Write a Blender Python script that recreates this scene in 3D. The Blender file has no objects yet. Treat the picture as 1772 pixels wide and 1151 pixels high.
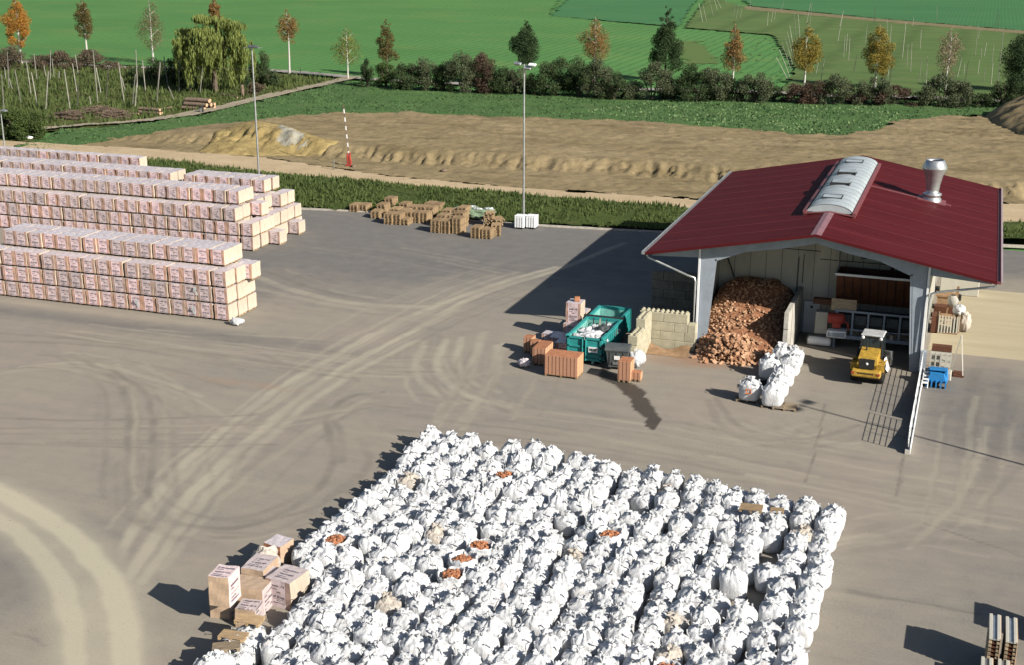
import bpy, math, random
import numpy as np
from mathutils import Vector, Matrix
rnd = random.Random(7)
S = bpy.context.scene
COL = S.collection
# ------------------------------------------------------------------ camera, sky, sun, exposure
FOC, PITCH, YAW, ROLL, CAMH = 2272.86, 0.30306, 0.34141, 0.0021, 25.0
PW, PH = 1772.0, 1151.0
_f = Vector((-math.sin(YAW)*math.cos(PITCH), math.cos(YAW)*math.cos(PITCH), -math.sin(PITCH)))
_r0 = Vector((math.cos(YAW), math.sin(YAW), 0)); _u0 = _r0.cross(_f)
_r = _r0*math.cos(ROLL)+_u0*math.sin(ROLL); _u = -_r0*math.sin(ROLL)+_u0*math.cos(ROLL)
cd = bpy.data.cameras.new("camera"); cam = bpy.data.objects.new("camera", cd); COL.objects.link(cam)
cam.matrix_world = Matrix(((_r.x,_u.x,-_f.x,0),(_r.y,_u.y,-_f.y,0),(_r.z,_u.z,-_f.z,CAMH),(0,0,0,1)))
cd.sensor_width = 36.0; cd.lens = 36.0*FOC/PW; cd.clip_end = 6000
S.camera = cam
SUN = Vector((10.25, -4.2, 6.0)).normalized()          # towards the sun
sl = bpy.data.lights.new("sun", 'SUN'); sun = bpy.data.objects.new("sun", sl); COL.objects.link(sun)
sl.energy = 5.0; sl.angle = math.radians(0.5); sl.color = (1.0, 0.93, 0.82)
sun.rotation_euler = (-SUN).to_track_quat('-Z', 'Y').to_euler(); sun.location = (20, 20, 60)
W = bpy.data.worlds.new("World"); S.world = W; W.use_nodes = True
wn = W.node_tree; wn.nodes.clear()
sky = wn.nodes.new('ShaderNodeTexSky'); sky.sky_type = 'NISHITA'; sky.sun_disc = False
sky.sun_elevation = math.asin(SUN.z); sky.sun_rotation = math.atan2(SUN.x, SUN.y)
bg = wn.nodes.new('ShaderNodeBackground'); bg.inputs[1].default_value = 0.05
wo = wn.nodes.new('ShaderNodeOutputWorld')
wn.links.new(sky.outputs[0], bg.inputs[0]); wn.links.new(bg.outputs[0], wo.inputs[0])
S.view_settings.view_transform = 'Standard'; S.view_settings.look = 'None'
S.view_settings.exposure = 0.82; S.view_settings.gamma = 1.0
S.cycles.max_bounces = 6; S.cycles.diffuse_bounces = 1; S.cycles.glossy_bounces = 3; S.cycles.transmission_bounces = 4

# ------------------------------------------------------------------ helpers
def G(px, py, z=0.0):
    d = _f + _r*((px-PW/2)/FOC) - _u*((py-PH/2)/FOC)
    t = (z-CAMH)/d.z
    p = Vector((0,0,CAMH)) + d*t
    return p
def PY(p):
    d = Vector(p)-Vector((0,0,CAMH)); return PH/2 - FOC*d.dot(_u)/d.dot(_f)
def PX(p):
    d = Vector(p)-Vector((0,0,CAMH)); return PW/2 + FOC*d.dot(_r)/d.dot(_f)
def mpp(p):                       # metres per photo pixel at p
    return (Vector(p)-Vector((0,0,CAMH))).dot(_f)/FOC
def rise(p, py):                  # height over p whose image lies at photo row py
    lo, hi = -5.0, 60.0
    for _ in range(40):
        m = (lo+hi)/2
        if PY((p[0],p[1],m)) > py: lo = m
        else: hi = m
    return lo
_ordw = ['zeroth','first','second','third','fourth','fifth','sixth','seventh','eighth','ninth','tenth','eleventh','twelfth','thirteenth','fourteenth','fifteenth','sixteenth','seventeenth','eighteenth','nineteenth','twentieth','twenty-first','twenty-second','twenty-third','twenty-fourth','twenty-fifth','twenty-sixth','twenty-seventh','twenty-eighth','twenty-ninth','thirtieth']
def nth(i): return _ordw[i]

def _hash(ix, iy, s):
    h = (ix*374761393 + iy*668265263 + s*974634777) & 0xffffffff
    h = ((h ^ (h >> 13))*1274126177) & 0xffffffff
    return ((h ^ (h >> 16)) & 0xffff)/65535.0
def vnoise(x, y, s=0):
    x = np.asarray(x, float); y = np.asarray(y, float)
    ix = np.floor(x).astype(np.int64); iy = np.floor(y).astype(np.int64)
    fx = x-ix; fy = y-iy; fx = fx*fx*(3-2*fx); fy = fy*fy*(3-2*fy)
    a = _hash(ix,iy,s); b = _hash(ix+1,iy,s); c = _hash(ix,iy+1,s); d = _hash(ix+1,iy+1,s)
    return (a*(1-fx)+b*fx)*(1-fy)+(c*(1-fx)+d*fx)*fy
def fbm(x, y, s=0, o=4):
    t = 0; a = 0.5; n = 0
    for i in range(o):
        t = t + a*vnoise(np.asarray(x)*2**i, np.asarray(y)*2**i, s+i*17); n += a; a *= 0.5
    return t/n

class MB:
    def __init__(s): s.v = []; s.f = []; s.m = []; s.M = Matrix.Identity(4); s.mi = 0; s.sm = []
    def add(s, vs, fs, smooth=False):
        o = len(s.v)
        for p in vs: s.v.append(tuple(s.M @ Vector(p)))
        for f in fs: s.f.append([o+i for i in f]); s.m.append(s.mi); s.sm.append(smooth)
        return s
    def box(s, c, d, rz=0.0, ry=0.0, rx=0.0, bev=0.0):
        x,y,z = d[0]/2, d[1]/2, d[2]/2
        R = Matrix.Translation(c) @ Matrix.Rotation(rz,4,'Z') @ Matrix.Rotation(ry,4,'Y') @ Matrix.Rotation(rx,4,'X')
        if bev > 0:
            b = min(bev, x*.9, y*.9, z*.9); vs = []; 
            for sx in (-1,1):
                for sy in (-1,1):
                    for sz in (-1,1):
                        vs += [(sx*x, sy*(y-b), sz*(z-b)), (sx*(x-b), sy*y, sz*(z-b)), (sx*(x-b), sy*(y-b), sz*z)]
            def I(sx,sy,sz,k): return ((sx>0)*4+(sy>0)*2+(sz>0))*3+k
            fs = []
            for q in (-1,1):
                fs.append([I(q,-1,-1,0),I(q,1,-1,0),I(q,1,1,0),I(q,-1,1,0)][::q])
                fs.append([I(-1,q,-1,1),I(-1,q,1,1),I(1,q,1,1),I(1,q,-1,1)][::q])
                fs.append([I(-1,-1,q,2),I(1,-1,q,2),I(1,1,q,2),I(-1,1,q,2)][::q])
            for a in (-1,1):
                for b_ in (-1,1):
                    fs.append([I(a,b_,-1,0),I(a,b_,1,0),I(a,b_,1,1),I(a,b_,-1,1)][::-a*b_])
                    fs.append([I(a,-1,b_,0),I(a,1,b_,0),I(a,1,b_,2),I(a,-1,b_,2)][::a*b_])
                    fs.append([I(-1,a,b_,1),I(1,a,b_,1),I(1,a,b_,2),I(-1,a,b_,2)][::-a*b_])
                    for c_ in (-1,1):
                        fs.append([I(a,b_,c_,0),I(a,b_,c_,1),I(a,b_,c_,2)][::a*b_*c_])
            return s.add([R @ Vector(p) for p in vs], fs)
        vs = [R @ Vector(p) for p in ((-x,-y,-z),(x,-y,-z),(x,y,-z),(-x,y,-z),(-x,-y,z),(x,-y,z),(x,y,z),(-x,y,z))]
        return s.add(vs, [(0,3,2,1),(4,5,6,7),(0,1,5,4),(1,2,6,5),(2,3,7,6),(3,0,4,7)])
    def beam(s, a, b, w, h=None, up=(0,0,1)):
        a = Vector(a); b = Vector(b); h = h or w; d = (b-a).normalized(); u = Vector(up)
        if abs(d.dot(u)) > .98: u = Vector((0,1,0))
        x = d.cross(u).normalized(); y = x.cross(d)
        vs = [p + x*sx*w/2 + y*sy*h/2 for p in (a,b) for sx,sy in ((-1,-1),(1,-1),(1,1),(-1,1))]
        return s.add(vs, [(3,2,1,0),(4,5,6,7),(0,1,5,4),(1,2,6,5),(2,3,7,6),(3,0,4,7)])
    def tube(s, pts, r, n=8, cap=True, smooth=True):
        pts = [Vector(p) for p in pts]; k = len(pts)
        rs = r if isinstance(r,(list,tuple)) else [r]*k
        vs = []; fs = []
        d0 = (pts[1]-pts[0]).normalized(); ref = Vector((0,0,1)) if abs(d0.z) < .9 else Vector((1,0,0))
        for i,p in enumerate(pts):
            d = (pts[min(i+1,k-1)]-pts[max(i-1,0)]).normalized()
            x = d.cross(ref).normalized(); y = x.cross(d)
            for j in range(n):
                a = 2*math.pi*j/n; vs.append(p + x*math.cos(a)*rs[i] + y*math.sin(a)*rs[i])
        for i in range(k-1):
            for j in range(n):
                fs.append((i*n+j, (i+1)*n+j, (i+1)*n+(j+1)%n, i*n+(j+1)%n))
        s.add(vs, fs, smooth)
        if cap:
            s.add(vs[:n], [tuple(range(n))]); s.add(vs[-n:], [tuple(range(n))[::-1]])
        return s
    def lathe(s, prof, n=24, c=(0,0,0), smooth=True, axis='Z'):
        vs = []; fs = []
        R = Matrix.Translation(c)
        if axis == 'X': R = R @ Matrix.Rotation(math.pi/2,4,'Y')
        if axis == 'Y': R = R @ Matrix.Rotation(math.pi/2,4,'X')
        for r,z in prof:
            for j in range(n):
                a = 2*math.pi*j/n; vs.append(R @ Vector((r*math.cos(a), r*math.sin(a), z)))
        for i in range(len(prof)-1):
            for j in range(n): fs.append((i*n+j, i*n+(j+1)%n, (i+1)*n+(j+1)%n, (i+1)*n+j))
        return s.add(vs, fs, smooth)
    def prism(s, poly, z0, z1):
        n = len(poly)
        vs = [(x,y,z0) for x,y in poly]+[(x,y,z1) for x,y in poly]
        return s.add(vs, [tuple(range(n))[::-1], tuple(range(n,2*n))]+[(i,(i+1)%n,n+(i+1)%n,n+i) for i in range(n)])
    def build(s, name, mats, parent=None, loc=None):
        me = bpy.data.meshes.new(name)
        me.from_pydata(s.v, [], s.f)
        for m in (mats if isinstance(mats,(list,tuple)) else [mats]): me.materials.append(m)
        me.polygons.foreach_set('material_index', s.m); me.polygons.foreach_set('use_smooth', s.sm)
        me.update()
        return link(name, me, parent, loc)
def link(name, me, parent=None, loc=None):
    o = bpy.data.objects.new(name, me); COL.objects.link(o)
    if parent is not None: o.parent = parent
    if loc is not None: o.location = loc
    return o
def tag(o, label=None, cat=None, group=None, kind=None):
    if label: o['label'] = label
    if cat: o['category'] = cat
    if group: o['group'] = group
    if kind: o['kind'] = kind
    return o
def thing(name, label, cat, loc=(0,0,0), rz=0.0, group=None):
    o = bpy.data.objects.new(name, None); COL.objects.link(o); o.empty_display_size = .3
    o.location = loc; o.rotation_euler = (0,0,rz)
    return tag(o, label, cat, group)
def dup(root, loc, rz=None, label=None, scale=None):
    r = root.copy(); COL.objects.link(r); r.location = loc
    if rz is not None: r.rotation_euler = (0,0,rz)
    if scale is not None: r.scale = scale
    if label: r['label'] = label
    for ch in list(root.children):
        c = ch.copy(); COL.objects.link(c); c.parent = r
        for g in list(ch.children):
            d = g.copy(); COL.objects.link(d); d.parent = c
    return r
def npmesh(name, V, F, mat, parent=None, smooth=True, attrs=None):
    """V (n,3) array, F (m,4) or (m,3) array"""
    me = bpy.data.meshes.new(name); n = len(V); k = F.shape[1]; m = len(F)
    me.vertices.add(n); me.vertices.foreach_set('co', np.asarray(V,np.float32).ravel())
    me.loops.add(m*k); me.loops.foreach_set('vertex_index', F.astype(np.int32).ravel())
    me.polygons.add(m); me.polygons.foreach_set('loop_start', np.arange(0,m*k,k,dtype=np.int32))
    me.polygons.foreach_set('loop_total', np.full(m,k,np.int32))
    me.polygons.foreach_set('use_smooth', np.full(m,smooth))
    if attrs:
        for an, arr in attrs.items():
            a = me.color_attributes.new(an, 'FLOAT_COLOR', 'POINT')
            c = np.ones((n,4),np.float32); c[:,:arr.shape[1]] = arr; a.data.foreach_set('color', c.ravel())
    me.update(calc_edges=True); me.validate()
    me.materials.append(mat)
    return link(name, me, parent)

# ------------------------------------------------------------------ materials
def mat(name, col, rough=.8, metal=0.0, var=.15, scale=3.0, bump=0.0, bscale=None, col2=None, spec=.3, coord='Object', stretch=None, rnd_hue=0.0, transl=0.0, contrast=1.0):
    m = bpy.data.materials.new(name); m.use_nodes = True; t = m.node_tree; N = t.nodes; L = t.links
    b = N['Principled BSDF']; b.inputs['Roughness'].default_value = rough; b.inputs['Metallic'].default_value = metal
    b.inputs['Specular IOR Level'].default_value = spec
    tc = N.new('ShaderNodeTexCoord'); mp = N.new('ShaderNodeMapping'); L.new(tc.outputs[coord] if coord!='World' else N.new('ShaderNodeNewGeometry').outputs['Position'], mp.inputs[0])
    if stretch: mp.inputs['Scale'].default_value = stretch
    nz = N.new('ShaderNodeTexNoise'); nz.inputs['Scale'].default_value = scale; nz.inputs['Detail'].default_value = 6; nz.inputs['Roughness'].default_value = .65
    L.new(mp.outputs[0], nz.inputs[0])
    rp = N.new('ShaderNodeValToRGB'); L.new(nz.outputs[0], rp.inputs[0])
    c2 = col2 or tuple(max(0,c*(1-var*2)) for c in col); c1 = col if col2 else tuple(min(1,c*(1+var)) for c in col)
    w = .22/contrast
    rp.color_ramp.elements[0].position = .5-w; rp.color_ramp.elements[1].position = .5+w
    rp.color_ramp.elements[0].color = (*c2,1); rp.color_ramp.elements[1].color = (*c1,1)
    out = rp.outputs[0]
    if rnd_hue:
        oi = N.new('ShaderNodeObjectInfo'); hs = N.new('ShaderNodeHueSaturation')
        mr = N.new('ShaderNodeMapRange'); mr.inputs[3].default_value = 1-rnd_hue; mr.inputs[4].default_value = 1+rnd_hue
        L.new(oi.outputs['Random'], mr.inputs[0]); L.new(mr.outputs[0], hs.inputs['Value']); L.new(out, hs.inputs['Color']); out = hs.outputs[0]
    L.new(out, b.inputs['Base Color'])
    if bump:
        bn = N.new('ShaderNodeTexNoise'); bn.inputs['Scale'].default_value = bscale or scale*4; bn.inputs['Detail'].default_value = 5
        L.new(mp.outputs[0], bn.inputs[0])
        bp = N.new('ShaderNodeBump'); bp.inputs['Strength'].default_value = bump; bp.inputs['Distance'].default_value = .05
        L.new(bn.outputs[0], bp.inputs['Height']); L.new(bp.outputs[0], b.inputs['Normal'])
    if transl:
        tr = N.new('ShaderNodeBsdfTranslucent'); mx = N.new('ShaderNodeMixShader'); mx.inputs[0].default_value = transl
        L.new(out, tr.inputs[0]); L.new(b.outputs[0], mx.inputs[1]); L.new(tr.outputs[0], mx.inputs[2]); L.new(mx.outputs[0], N['Material Output'].inputs[0])
    return m
class NT:
    """small node-math helper"""
    def __init__(s, m): s.t = m.node_tree; s.N = s.t.nodes; s.L = s.t.links; s.b = s.N['Principled BSDF']
    def math(s, op, a, b=None, clamp=False):
        n = s.N.new('ShaderNodeMath'); n.operation = op; n.use_clamp = clamp
        for i,v in enumerate((a,b)):
            if v is None: continue
            if isinstance(v,(int,float)): n.inputs[i].default_value = v
            else: s.L.new(v, n.inputs[i])
        return n.outputs[0]
    def band(s, x, lo, hi):
        return s.math('MULTIPLY', s.math('GREATER_THAN', x, lo), s.math('LESS_THAN', x, hi))
    def mix(s, f, a, b):
        n = s.N.new('ShaderNodeMix'); n.data_type = 'RGBA'
        if isinstance(f,(int,float)): n.inputs[0].default_value = f
        else: s.L.new(f, n.inputs[0])
        for i,v in ((6,a),(7,b)):
            if isinstance(v, tuple): n.inputs[i].default_value = (*v,1)
            else: s.L.new(v, n.inputs[i])
        return n.outputs[2]
    def noise(s, vec, scale, detail=5, rough=.6):
        n = s.N.new('ShaderNodeTexNoise'); n.inputs['Scale'].default_value = scale; n.inputs['Detail'].default_value = detail; n.inputs['Roughness'].default_value = rough
        if vec is not None: s.L.new(vec, n.inputs[0])
        return n.outputs[0]
    def ramp(s, f, lo, hi):
        n = s.N.new('ShaderNodeMapRange'); s.L.new(f, n.inputs[0]); n.inputs[1].default_value = lo; n.inputs[2].default_value = hi
        return n.outputs[0]
    def mapping(s, vec, scale):
        n = s.N.new('ShaderNodeMapping'); n.inputs['Scale'].default_value = scale; s.L.new(vec, n.inputs[0]); return n.outputs[0]
def newmat(name, rough=.8):
    m = bpy.data.materials.new(name); m.use_nodes = True; m.node_tree.nodes['Principled BSDF'].inputs['Roughness'].default_value = rough
    return m, NT(m)

def yard_mat():
    m, n = newmat('yard_asphalt', .88)
    pos = n.N.new('ShaderNodeNewGeometry').outputs['Position']
    at = n.N.new('ShaderNodeVertexColor'); at.layer_name = 'marks'
    sp = n.N.new('ShaderNodeSeparateColor'); n.L.new(at.outputs[0], sp.inputs[0])
    at2 = n.N.new('ShaderNodeVertexColor'); at2.layer_name = 'stains'
    sp2 = n.N.new('ShaderNodeSeparateColor'); n.L.new(at2.outputs[0], sp2.inputs[0])
    fine = n.noise(pos, 9.0, 8, .75); mid = n.noise(pos, 0.9, 6, .6); big = n.noise(pos, .12, 4, .5)
    streak = n.noise(n.mapping(pos, (.16,1.5,1)), .7, 6, .65)
    asph = n.mix(n.ramp(fine,.3,.7), (.105,.101,.098), (.165,.16,.154))
    asph = n.mix(n.ramp(mid,.35,.7), asph, (.155,.148,.138))
    dust = n.mix(n.ramp(fine,.3,.7), (.25,.222,.18), (.33,.296,.238))
    dust = n.mix(n.ramp(big,.4,.62), dust, (.29,.25,.205))
    d = n.math('ADD', sp.outputs[0], n.math('MULTIPLY', n.math('SUBTRACT', streak, .5), .55))
    d = n.math('ADD', d, n.math('MULTIPLY', n.math('SUBTRACT', mid, .5), .35), True)
    c = n.mix(d, asph, dust)
    c = n.mix(n.math('MULTIPLY', sp.outputs[2], n.ramp(fine,-.25,.5), True), c, (.43,.395,.30))       # yellow clay dust
    c = n.mix(n.math('MULTIPLY', sp2.outputs[0], .85), c, (.27,.165,.11))    # brick dust
    c = n.mix(n.math('MULTIPLY', sp.outputs[1], .62), c, (.075,.068,.062))   # tyre rubber, cracks
    c = n.mix(n.math('MULTIPLY', sp2.outputs[1], .95), c, (.026,.021,.017))  # wet patch
    c = n.mix(sp2.outputs[2], c, n.mix(n.ramp(streak,.3,.7), (.34,.295,.20), (.41,.36,.255)))  # clay-covered slab
    speck = n.noise(pos, 5.0, 2, .5)
    c = n.mix(n.math('MULTIPLY', n.math('GREATER_THAN', speck, .735), .5), c, (.05,.045,.04))
    n.L.new(c, n.b.inputs['Base Color']); n.b.inputs['Specular IOR Level'].default_value = .2
    bp = n.N.new('ShaderNodeBump'); bp.inputs['Strength'].default_value = .5; bp.inputs['Distance'].default_value = .02
    n.L.new(fine, bp.inputs['Height']); n.L.new(bp.outputs[0], n.b.inputs['Normal'])
    n.L.new(n.math('SUBTRACT', .9, n.math('MULTIPLY', sp2.outputs[1], .45)), n.b.inputs['Roughness'])
    return m
def ground_mat(name, a, b, c=None, s1=.35, s2=4.0, bump=.6, stretch=None, c_amt=.5, rough=.95, lines=None):
    m, n = newmat(name, rough)
    pos = n.N.new('ShaderNodeNewGeometry').outputs['Position']
    p1 = n.mapping(pos, stretch) if stretch else pos
    big = n.noise(p1, s1, 6, .6); fine = n.noise(p1, s2, 6, .7)
    col = n.mix(n.ramp(n.math('ADD', n.math('MULTIPLY', big,.55), n.math('MULTIPLY', fine,.45)), .36,.64), a, b)
    if c: col = n.mix(n.math('MULTIPLY', n.ramp(n.noise(p1, s1*2.3, 5, .6), .52,.68), c_amt), col, c)
    if lines:   # sown rows / tramlines across the field: (direction scale vector, colour, amount)
        w = n.N.new('ShaderNodeTexWave'); w.inputs['Scale'].default_value = lines[1]; w.inputs['Distortion'].default_value = lines[4]; w.inputs['Detail'].default_value = 3; w.inputs['Detail Scale'].default_value = .6
        n.L.new(n.mapping(pos, lines[0]), w.inputs[0])
        col = n.mix(n.math('MULTIPLY', n.ramp(w.outputs['Fac'], .7, .98), lines[3]), col, lines[2])
    n.L.new(col, n.b.inputs['Base Color']); n.b.inputs['Specular IOR Level'].default_value = .1
    bp = n.N.new('ShaderNodeBump'); bp.inputs['Strength'].default_value = bump; bp.inputs['Distance'].default_value = .12
    n.L.new(fine, bp.inputs['Height']); n.L.new(bp.outputs[0], n.b.inputs['Normal'])
    return m
def foil_front(name, far, axis=0):
    """printed shrink film over the brick pack: pale panel, brick showing at both edges, rows of small print"""
    m, n = newmat(name, .45)
    tc = n.N.new('ShaderNodeTexCoord'); sx = n.N.new('ShaderNodeSeparateXYZ'); n.L.new(tc.outputs['Object'], sx.inputs[0])
    x, z = (sx.outputs[0], sx.outputs[2]) if axis == 0 else ((sx.outputs[1], sx.outputs[2]) if axis == 1 else (sx.outputs[0], n.math('ADD', sx.outputs[1], .55)))
    ns = n.noise(n.mapping(tc.outputs['Object'],(1,1,1)), 4.0, 5, .6)
    wob = n.math('MULTIPLY', n.math('SUBTRACT', ns, .5), .06)
    zz = n.math('ADD', z, wob)
    film = n.mix(n.ramp(ns,.35,.65), (.60,.43,.45), (.69,.54,.555))
    edge = n.math('GREATER_THAN', n.math('ABSOLUTE', n.math('ADD', x, .01)), .355)
    edge2 = n.band(n.math('ABSOLUTE', n.math('ADD', x, .01)), .335, .36)
    c = n.mix(edge, film, (.46,.27,.19)) if axis == 0 else n.mix(.35, film, (.55,.50,.46)); c = n.mix(edge2, c, (.30,.085,.06)) if axis == 0 else c
    letters = n.math('GREATER_THAN', n.noise(n.mapping(tc.outputs['Object'],(26,1,9)), 1.0, 2, .5), .43)
    def txt(x0,x1,z0,z1): return n.math('MULTIPLY', n.math('MULTIPLY', n.band(x,x0,x1), n.band(zz,z0,z1)), letters)
    if far: bars = [(-.2,.1,.93,.97),(-.05,.2,.74,.83),(0,.24,.62,.69),(-.22,.15,.50,.54),(-.05,.2,.36,.45),(0,.24,.26,.31),(-.25,.05,.17,.2)]
    else: bars = [(-.33,.33,.74,.84),(-.3,-.05,.62,.68),(-.3,.33,.42,.52),(-.3,.1,.27,.33),(-.33,.3,.14,.22)] if axis else [(-.27,.27,.86,.95),(-.27,-.05,.74,.78),(-.08,.1,.62,.68),(-.27,.27,.40,.49),(-.27,.2,.34,.37),(-.1,.1,.27,.31),(-.27,.27,.17,.22)]
    tot = None
    for b_ in bars:
        k = txt(*b_); tot = k if tot is None else n.math('MAXIMUM', tot, k)
    oi = n.N.new('ShaderNodeObjectInfo')
    c = n.mix(n.math('MULTIPLY', tot, .9), c, (.10,.08,.12))
    hs = n.N.new('ShaderNodeHueSaturation'); n.L.new(c, hs.inputs['Color']); n.L.new(n.ramp(oi.outputs['Random'],-2.2,1.0), hs.inputs['Value'])
    n.L.new(n.ramp(oi.outputs['Random'],-2.0,1.0), hs.inputs['Saturation'])
    n.L.new(hs.outputs[0], n.b.inputs['Base Color'])
    bp = n.N.new('ShaderNodeBump'); bp.inputs['Strength'].default_value = .35; bp.inputs['Distance'].default_value = .04
    n.L.new(ns, bp.inputs['Height']); n.L.new(bp.outputs[0], n.b.inputs['Normal'])
    return m
def brick_mat(name, a, b, joint, w=.11, axis=0):
    m, n = newmat(name, .85)
    tc = n.N.new('ShaderNodeTexCoord'); sx = n.N.new('ShaderNodeSeparateXYZ'); n.L.new(tc.outputs['Object'], sx.inputs[0])
    fr = n.math('FRACT', n.math('DIVIDE', n.math('ADD', sx.outputs[axis], 10.0), w))
    ns = n.noise(tc.outputs['Object'], 6.0, 5, .7)
    c = n.mix(n.ramp(ns,.3,.7), a, b)
    c = n.mix(n.math('MULTIPLY', n.math('LESS_THAN', fr, .2), .92), c, joint)
    n.L.new(c, n.b.inputs['Base Color'])
    return m

M = {}
M['yard'] = yard_mat()
M['margin'] = ground_mat('field_margin_soil', (.13,.125,.06), (.21,.175,.105), None, .3, 2.0, .6)
M['concrete'] = mat('weathered_concrete', (.40,.385,.35), .9, var=.18, scale=1.2, bump=.3, coord='World')
M['kerb'] = mat('kerb_concrete', (.42,.39,.34), .9, var=.2, scale=2.5, bump=.3, coord='World')
M['gravel'] = ground_mat('gravel_road', (.37,.285,.18), (.46,.365,.24), (.30,.225,.135), .25, 5.0, .5, (1,1.8,1), .45)
M['earth'] = ground_mat('bare_earth', (.18,.142,.076), (.265,.21,.125), (.12,.092,.05), .12, 3.2, 1.0, (.5,1.5,1), .7)
M['loess'] = ground_mat('loess', (.215,.16,.068), (.32,.25,.115), (.14,.10,.042), .5, 3.0, .9)
M['clay_grey'] = ground_mat('grey_clay', (.25,.24,.19), (.33,.32,.27), (.22,.165,.085), .6, 3.0, .9)
M['field'] = ground_mat('crop_field', (.064,.168,.05), (.092,.215,.064), (.135,.20,.065), .022, 1.6, .9, (1,1.5,1), .55, lines=((.5,.9,0),.30,(.028,.085,.03),.45,2.5))
M['blue_field'] = ground_mat('young_crop', (.046,.14,.056), (.06,.17,.068), (.075,.155,.056), .03, 1.2, .8, (1,1.5,1), .4, lines=((.9,.5,0),.35,(.03,.095,.04),.4,2.0))
M['hopground'] = ground_mat('hop_garden_grass', (.065,.115,.038), (.105,.16,.052), (.15,.155,.075), .12, 1.2, .9, (.35,1.8,1), .5, lines=((.05,1,0),.55,(.055,.09,.03),.5,3.0))
M['hopyard'] = ground_mat('rough_grass', (.05,.06,.02), (.09,.105,.032), (.13,.11,.05), .15, 1.6, .9, None, .5)
M['meadow'] = ground_mat('meadow_grass', (.045,.095,.032), (.075,.14,.046), (.095,.11,.055), .16, 1.9, .9, (.6,1.3,1), .5)
M['verge'] = ground_mat('verge_grass', (.03,.05,.014), (.07,.095,.026), (.10,.09,.035), .3, 3.0, .9, None, .4)
M['blade'] = mat('grass_blades', (.12,.155,.048), .8, var=.3, scale=.6, coord='World', col2=(.065,.10,.028), transl=.45)
M['blade2'] = mat('meadow_blades', (.08,.15,.052), .8, var=.3, scale=.5, coord='World', col2=(.05,.10,.036), transl=.25)
M['droad'] = mat('country_road', (.27,.25,.23), .9, var=.12, scale=.6, coord='World')
M['track'] = mat('dirt_track', (.29,.25,.185), .95, var=.2, scale=.8, coord='World', bump=.3)
M['white'] = mat('white_paint', (.72,.74,.76), .5, var=.06, scale=1.5)
M['steel'] = mat('galvanised_steel', (.50,.52,.53), .38, metal=.75, var=.14, scale=3.0, rnd_hue=.05)
M['palesteel'] = mat('pale_blue_steel', (.27,.31,.36), .5, var=.1, scale=1.6)
M['darksteel'] = mat('dark_steel', (.045,.047,.05), .5, metal=.4, var=.2)
M['black'] = mat('black_rubber', (.018,.018,.018), .8, var=.3, scale=6)
M['roof'] = mat('dark_red_roof', (.076,.0085,.011), .62, var=.13, scale=1.0, stretch=(.16,1.5,1), bump=.05, bscale=22, spec=.12)
M['roofseam'] = mat('roof_seam', (.15,.03,.036), .6, var=.1)
M['eavetrim'] = mat('pale_eave_trim', (.36,.30,.32), .5, var=.1)
M['ridgem'] = mat('greyed_ridge_cap', (.22,.115,.13), .5, var=.12)
M['rooftrim'] = mat('faded_red_trim', (.17,.055,.06), .5, var=.1)
M['skylight'] = mat('milky_skylight', (.36,.405,.43), .32, var=.1, scale=1.2, spec=.5)
M['panel'] = mat('cream_panel', (.42,.41,.36), .6, var=.07, scale=.9, stretch=(1,1,.3))
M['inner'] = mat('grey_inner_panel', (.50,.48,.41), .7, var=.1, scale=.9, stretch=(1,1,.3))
M['brown'] = mat('brown_sheet', (.10,.04,.022), .6, var=.15, scale=2.0)
M['wood'] = mat('pallet_wood', (.34,.24,.14), .85, var=.25, scale=3.0, stretch=(1,6,6), rnd_hue=.2)
M['oldwood'] = mat('grey_wood', (.30,.235,.16), .9, var=.3, scale=3.0, stretch=(1,5,5), rnd_hue=.25)
M['log'] = mat('bark', (.19,.14,.105), .9, var=.35, scale=4.0, bump=.5)
M['logend'] = mat('sawn_end', (.50,.33,.20), .85, var=.2, scale=6.0)
M['pole'] = mat('weathered_pole', (.21,.205,.18), .9, var=.25, scale=1.5, stretch=(3,3,.6), rnd_hue=.35)
M['stake'] = mat('pale_stake', (.27,.27,.22), .9, var=.25, scale=1.5, rnd_hue=.35)
M['poledark'] = mat('dark_pole', (.075,.075,.06), .9, var=.25, scale=1.5)
M['film1'] = foil_front('printed_film_near', False)
M['film2'] = foil_front('printed_film_far', True)
M['film1y'] = foil_front('printed_film_side', False, 1); M['film1t'] = foil_front('printed_film_top', False, 2)
M['filmside'] = mat('film_over_brick', (.49,.415,.335), .5, var=.12, scale=2.2, stretch=(1,3,.7), bump=.25, bscale=5, rnd_hue=.05)
M['filmtop'] = mat('clear_film', (.52,.47,.50), .35, var=.2, scale=3.5, bump=.5, bscale=7, rnd_hue=.06)
M['filmtan'] = mat('tan_film', (.43,.315,.225), .5, var=.1, scale=2.0, rnd_hue=.06)
M['brick'] = brick_mat('hollow_brick', (.34,.165,.10), (.42,.23,.145), (.07,.022,.012), .22, 0)
M['brickside'] = brick_mat('brick_side', (.42,.24,.13), (.48,.30,.18), (.27,.13,.07), .36, 1)
M['brickplain'] = mat('brick_plain', (.36,.155,.08), .9, var=.2, scale=5, rnd_hue=.12)
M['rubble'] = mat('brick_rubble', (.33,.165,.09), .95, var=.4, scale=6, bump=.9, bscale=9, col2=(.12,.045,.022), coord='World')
M['shard'] = mat('brick_shard', (.47,.30,.19), .9, var=.3, scale=1.6, coord='World', col2=(.24,.115,.06))
M['block'] = mat('concrete_block', (.37,.345,.255), .9, var=.14, scale=1.8, bump=.35, bscale=9, rnd_hue=.08)
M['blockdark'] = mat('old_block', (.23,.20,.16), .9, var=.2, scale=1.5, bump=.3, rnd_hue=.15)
M['sandmat'] = mat('clay_sand', (.29,.185,.105), .95, var=.2, scale=3, bump=.5)
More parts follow.
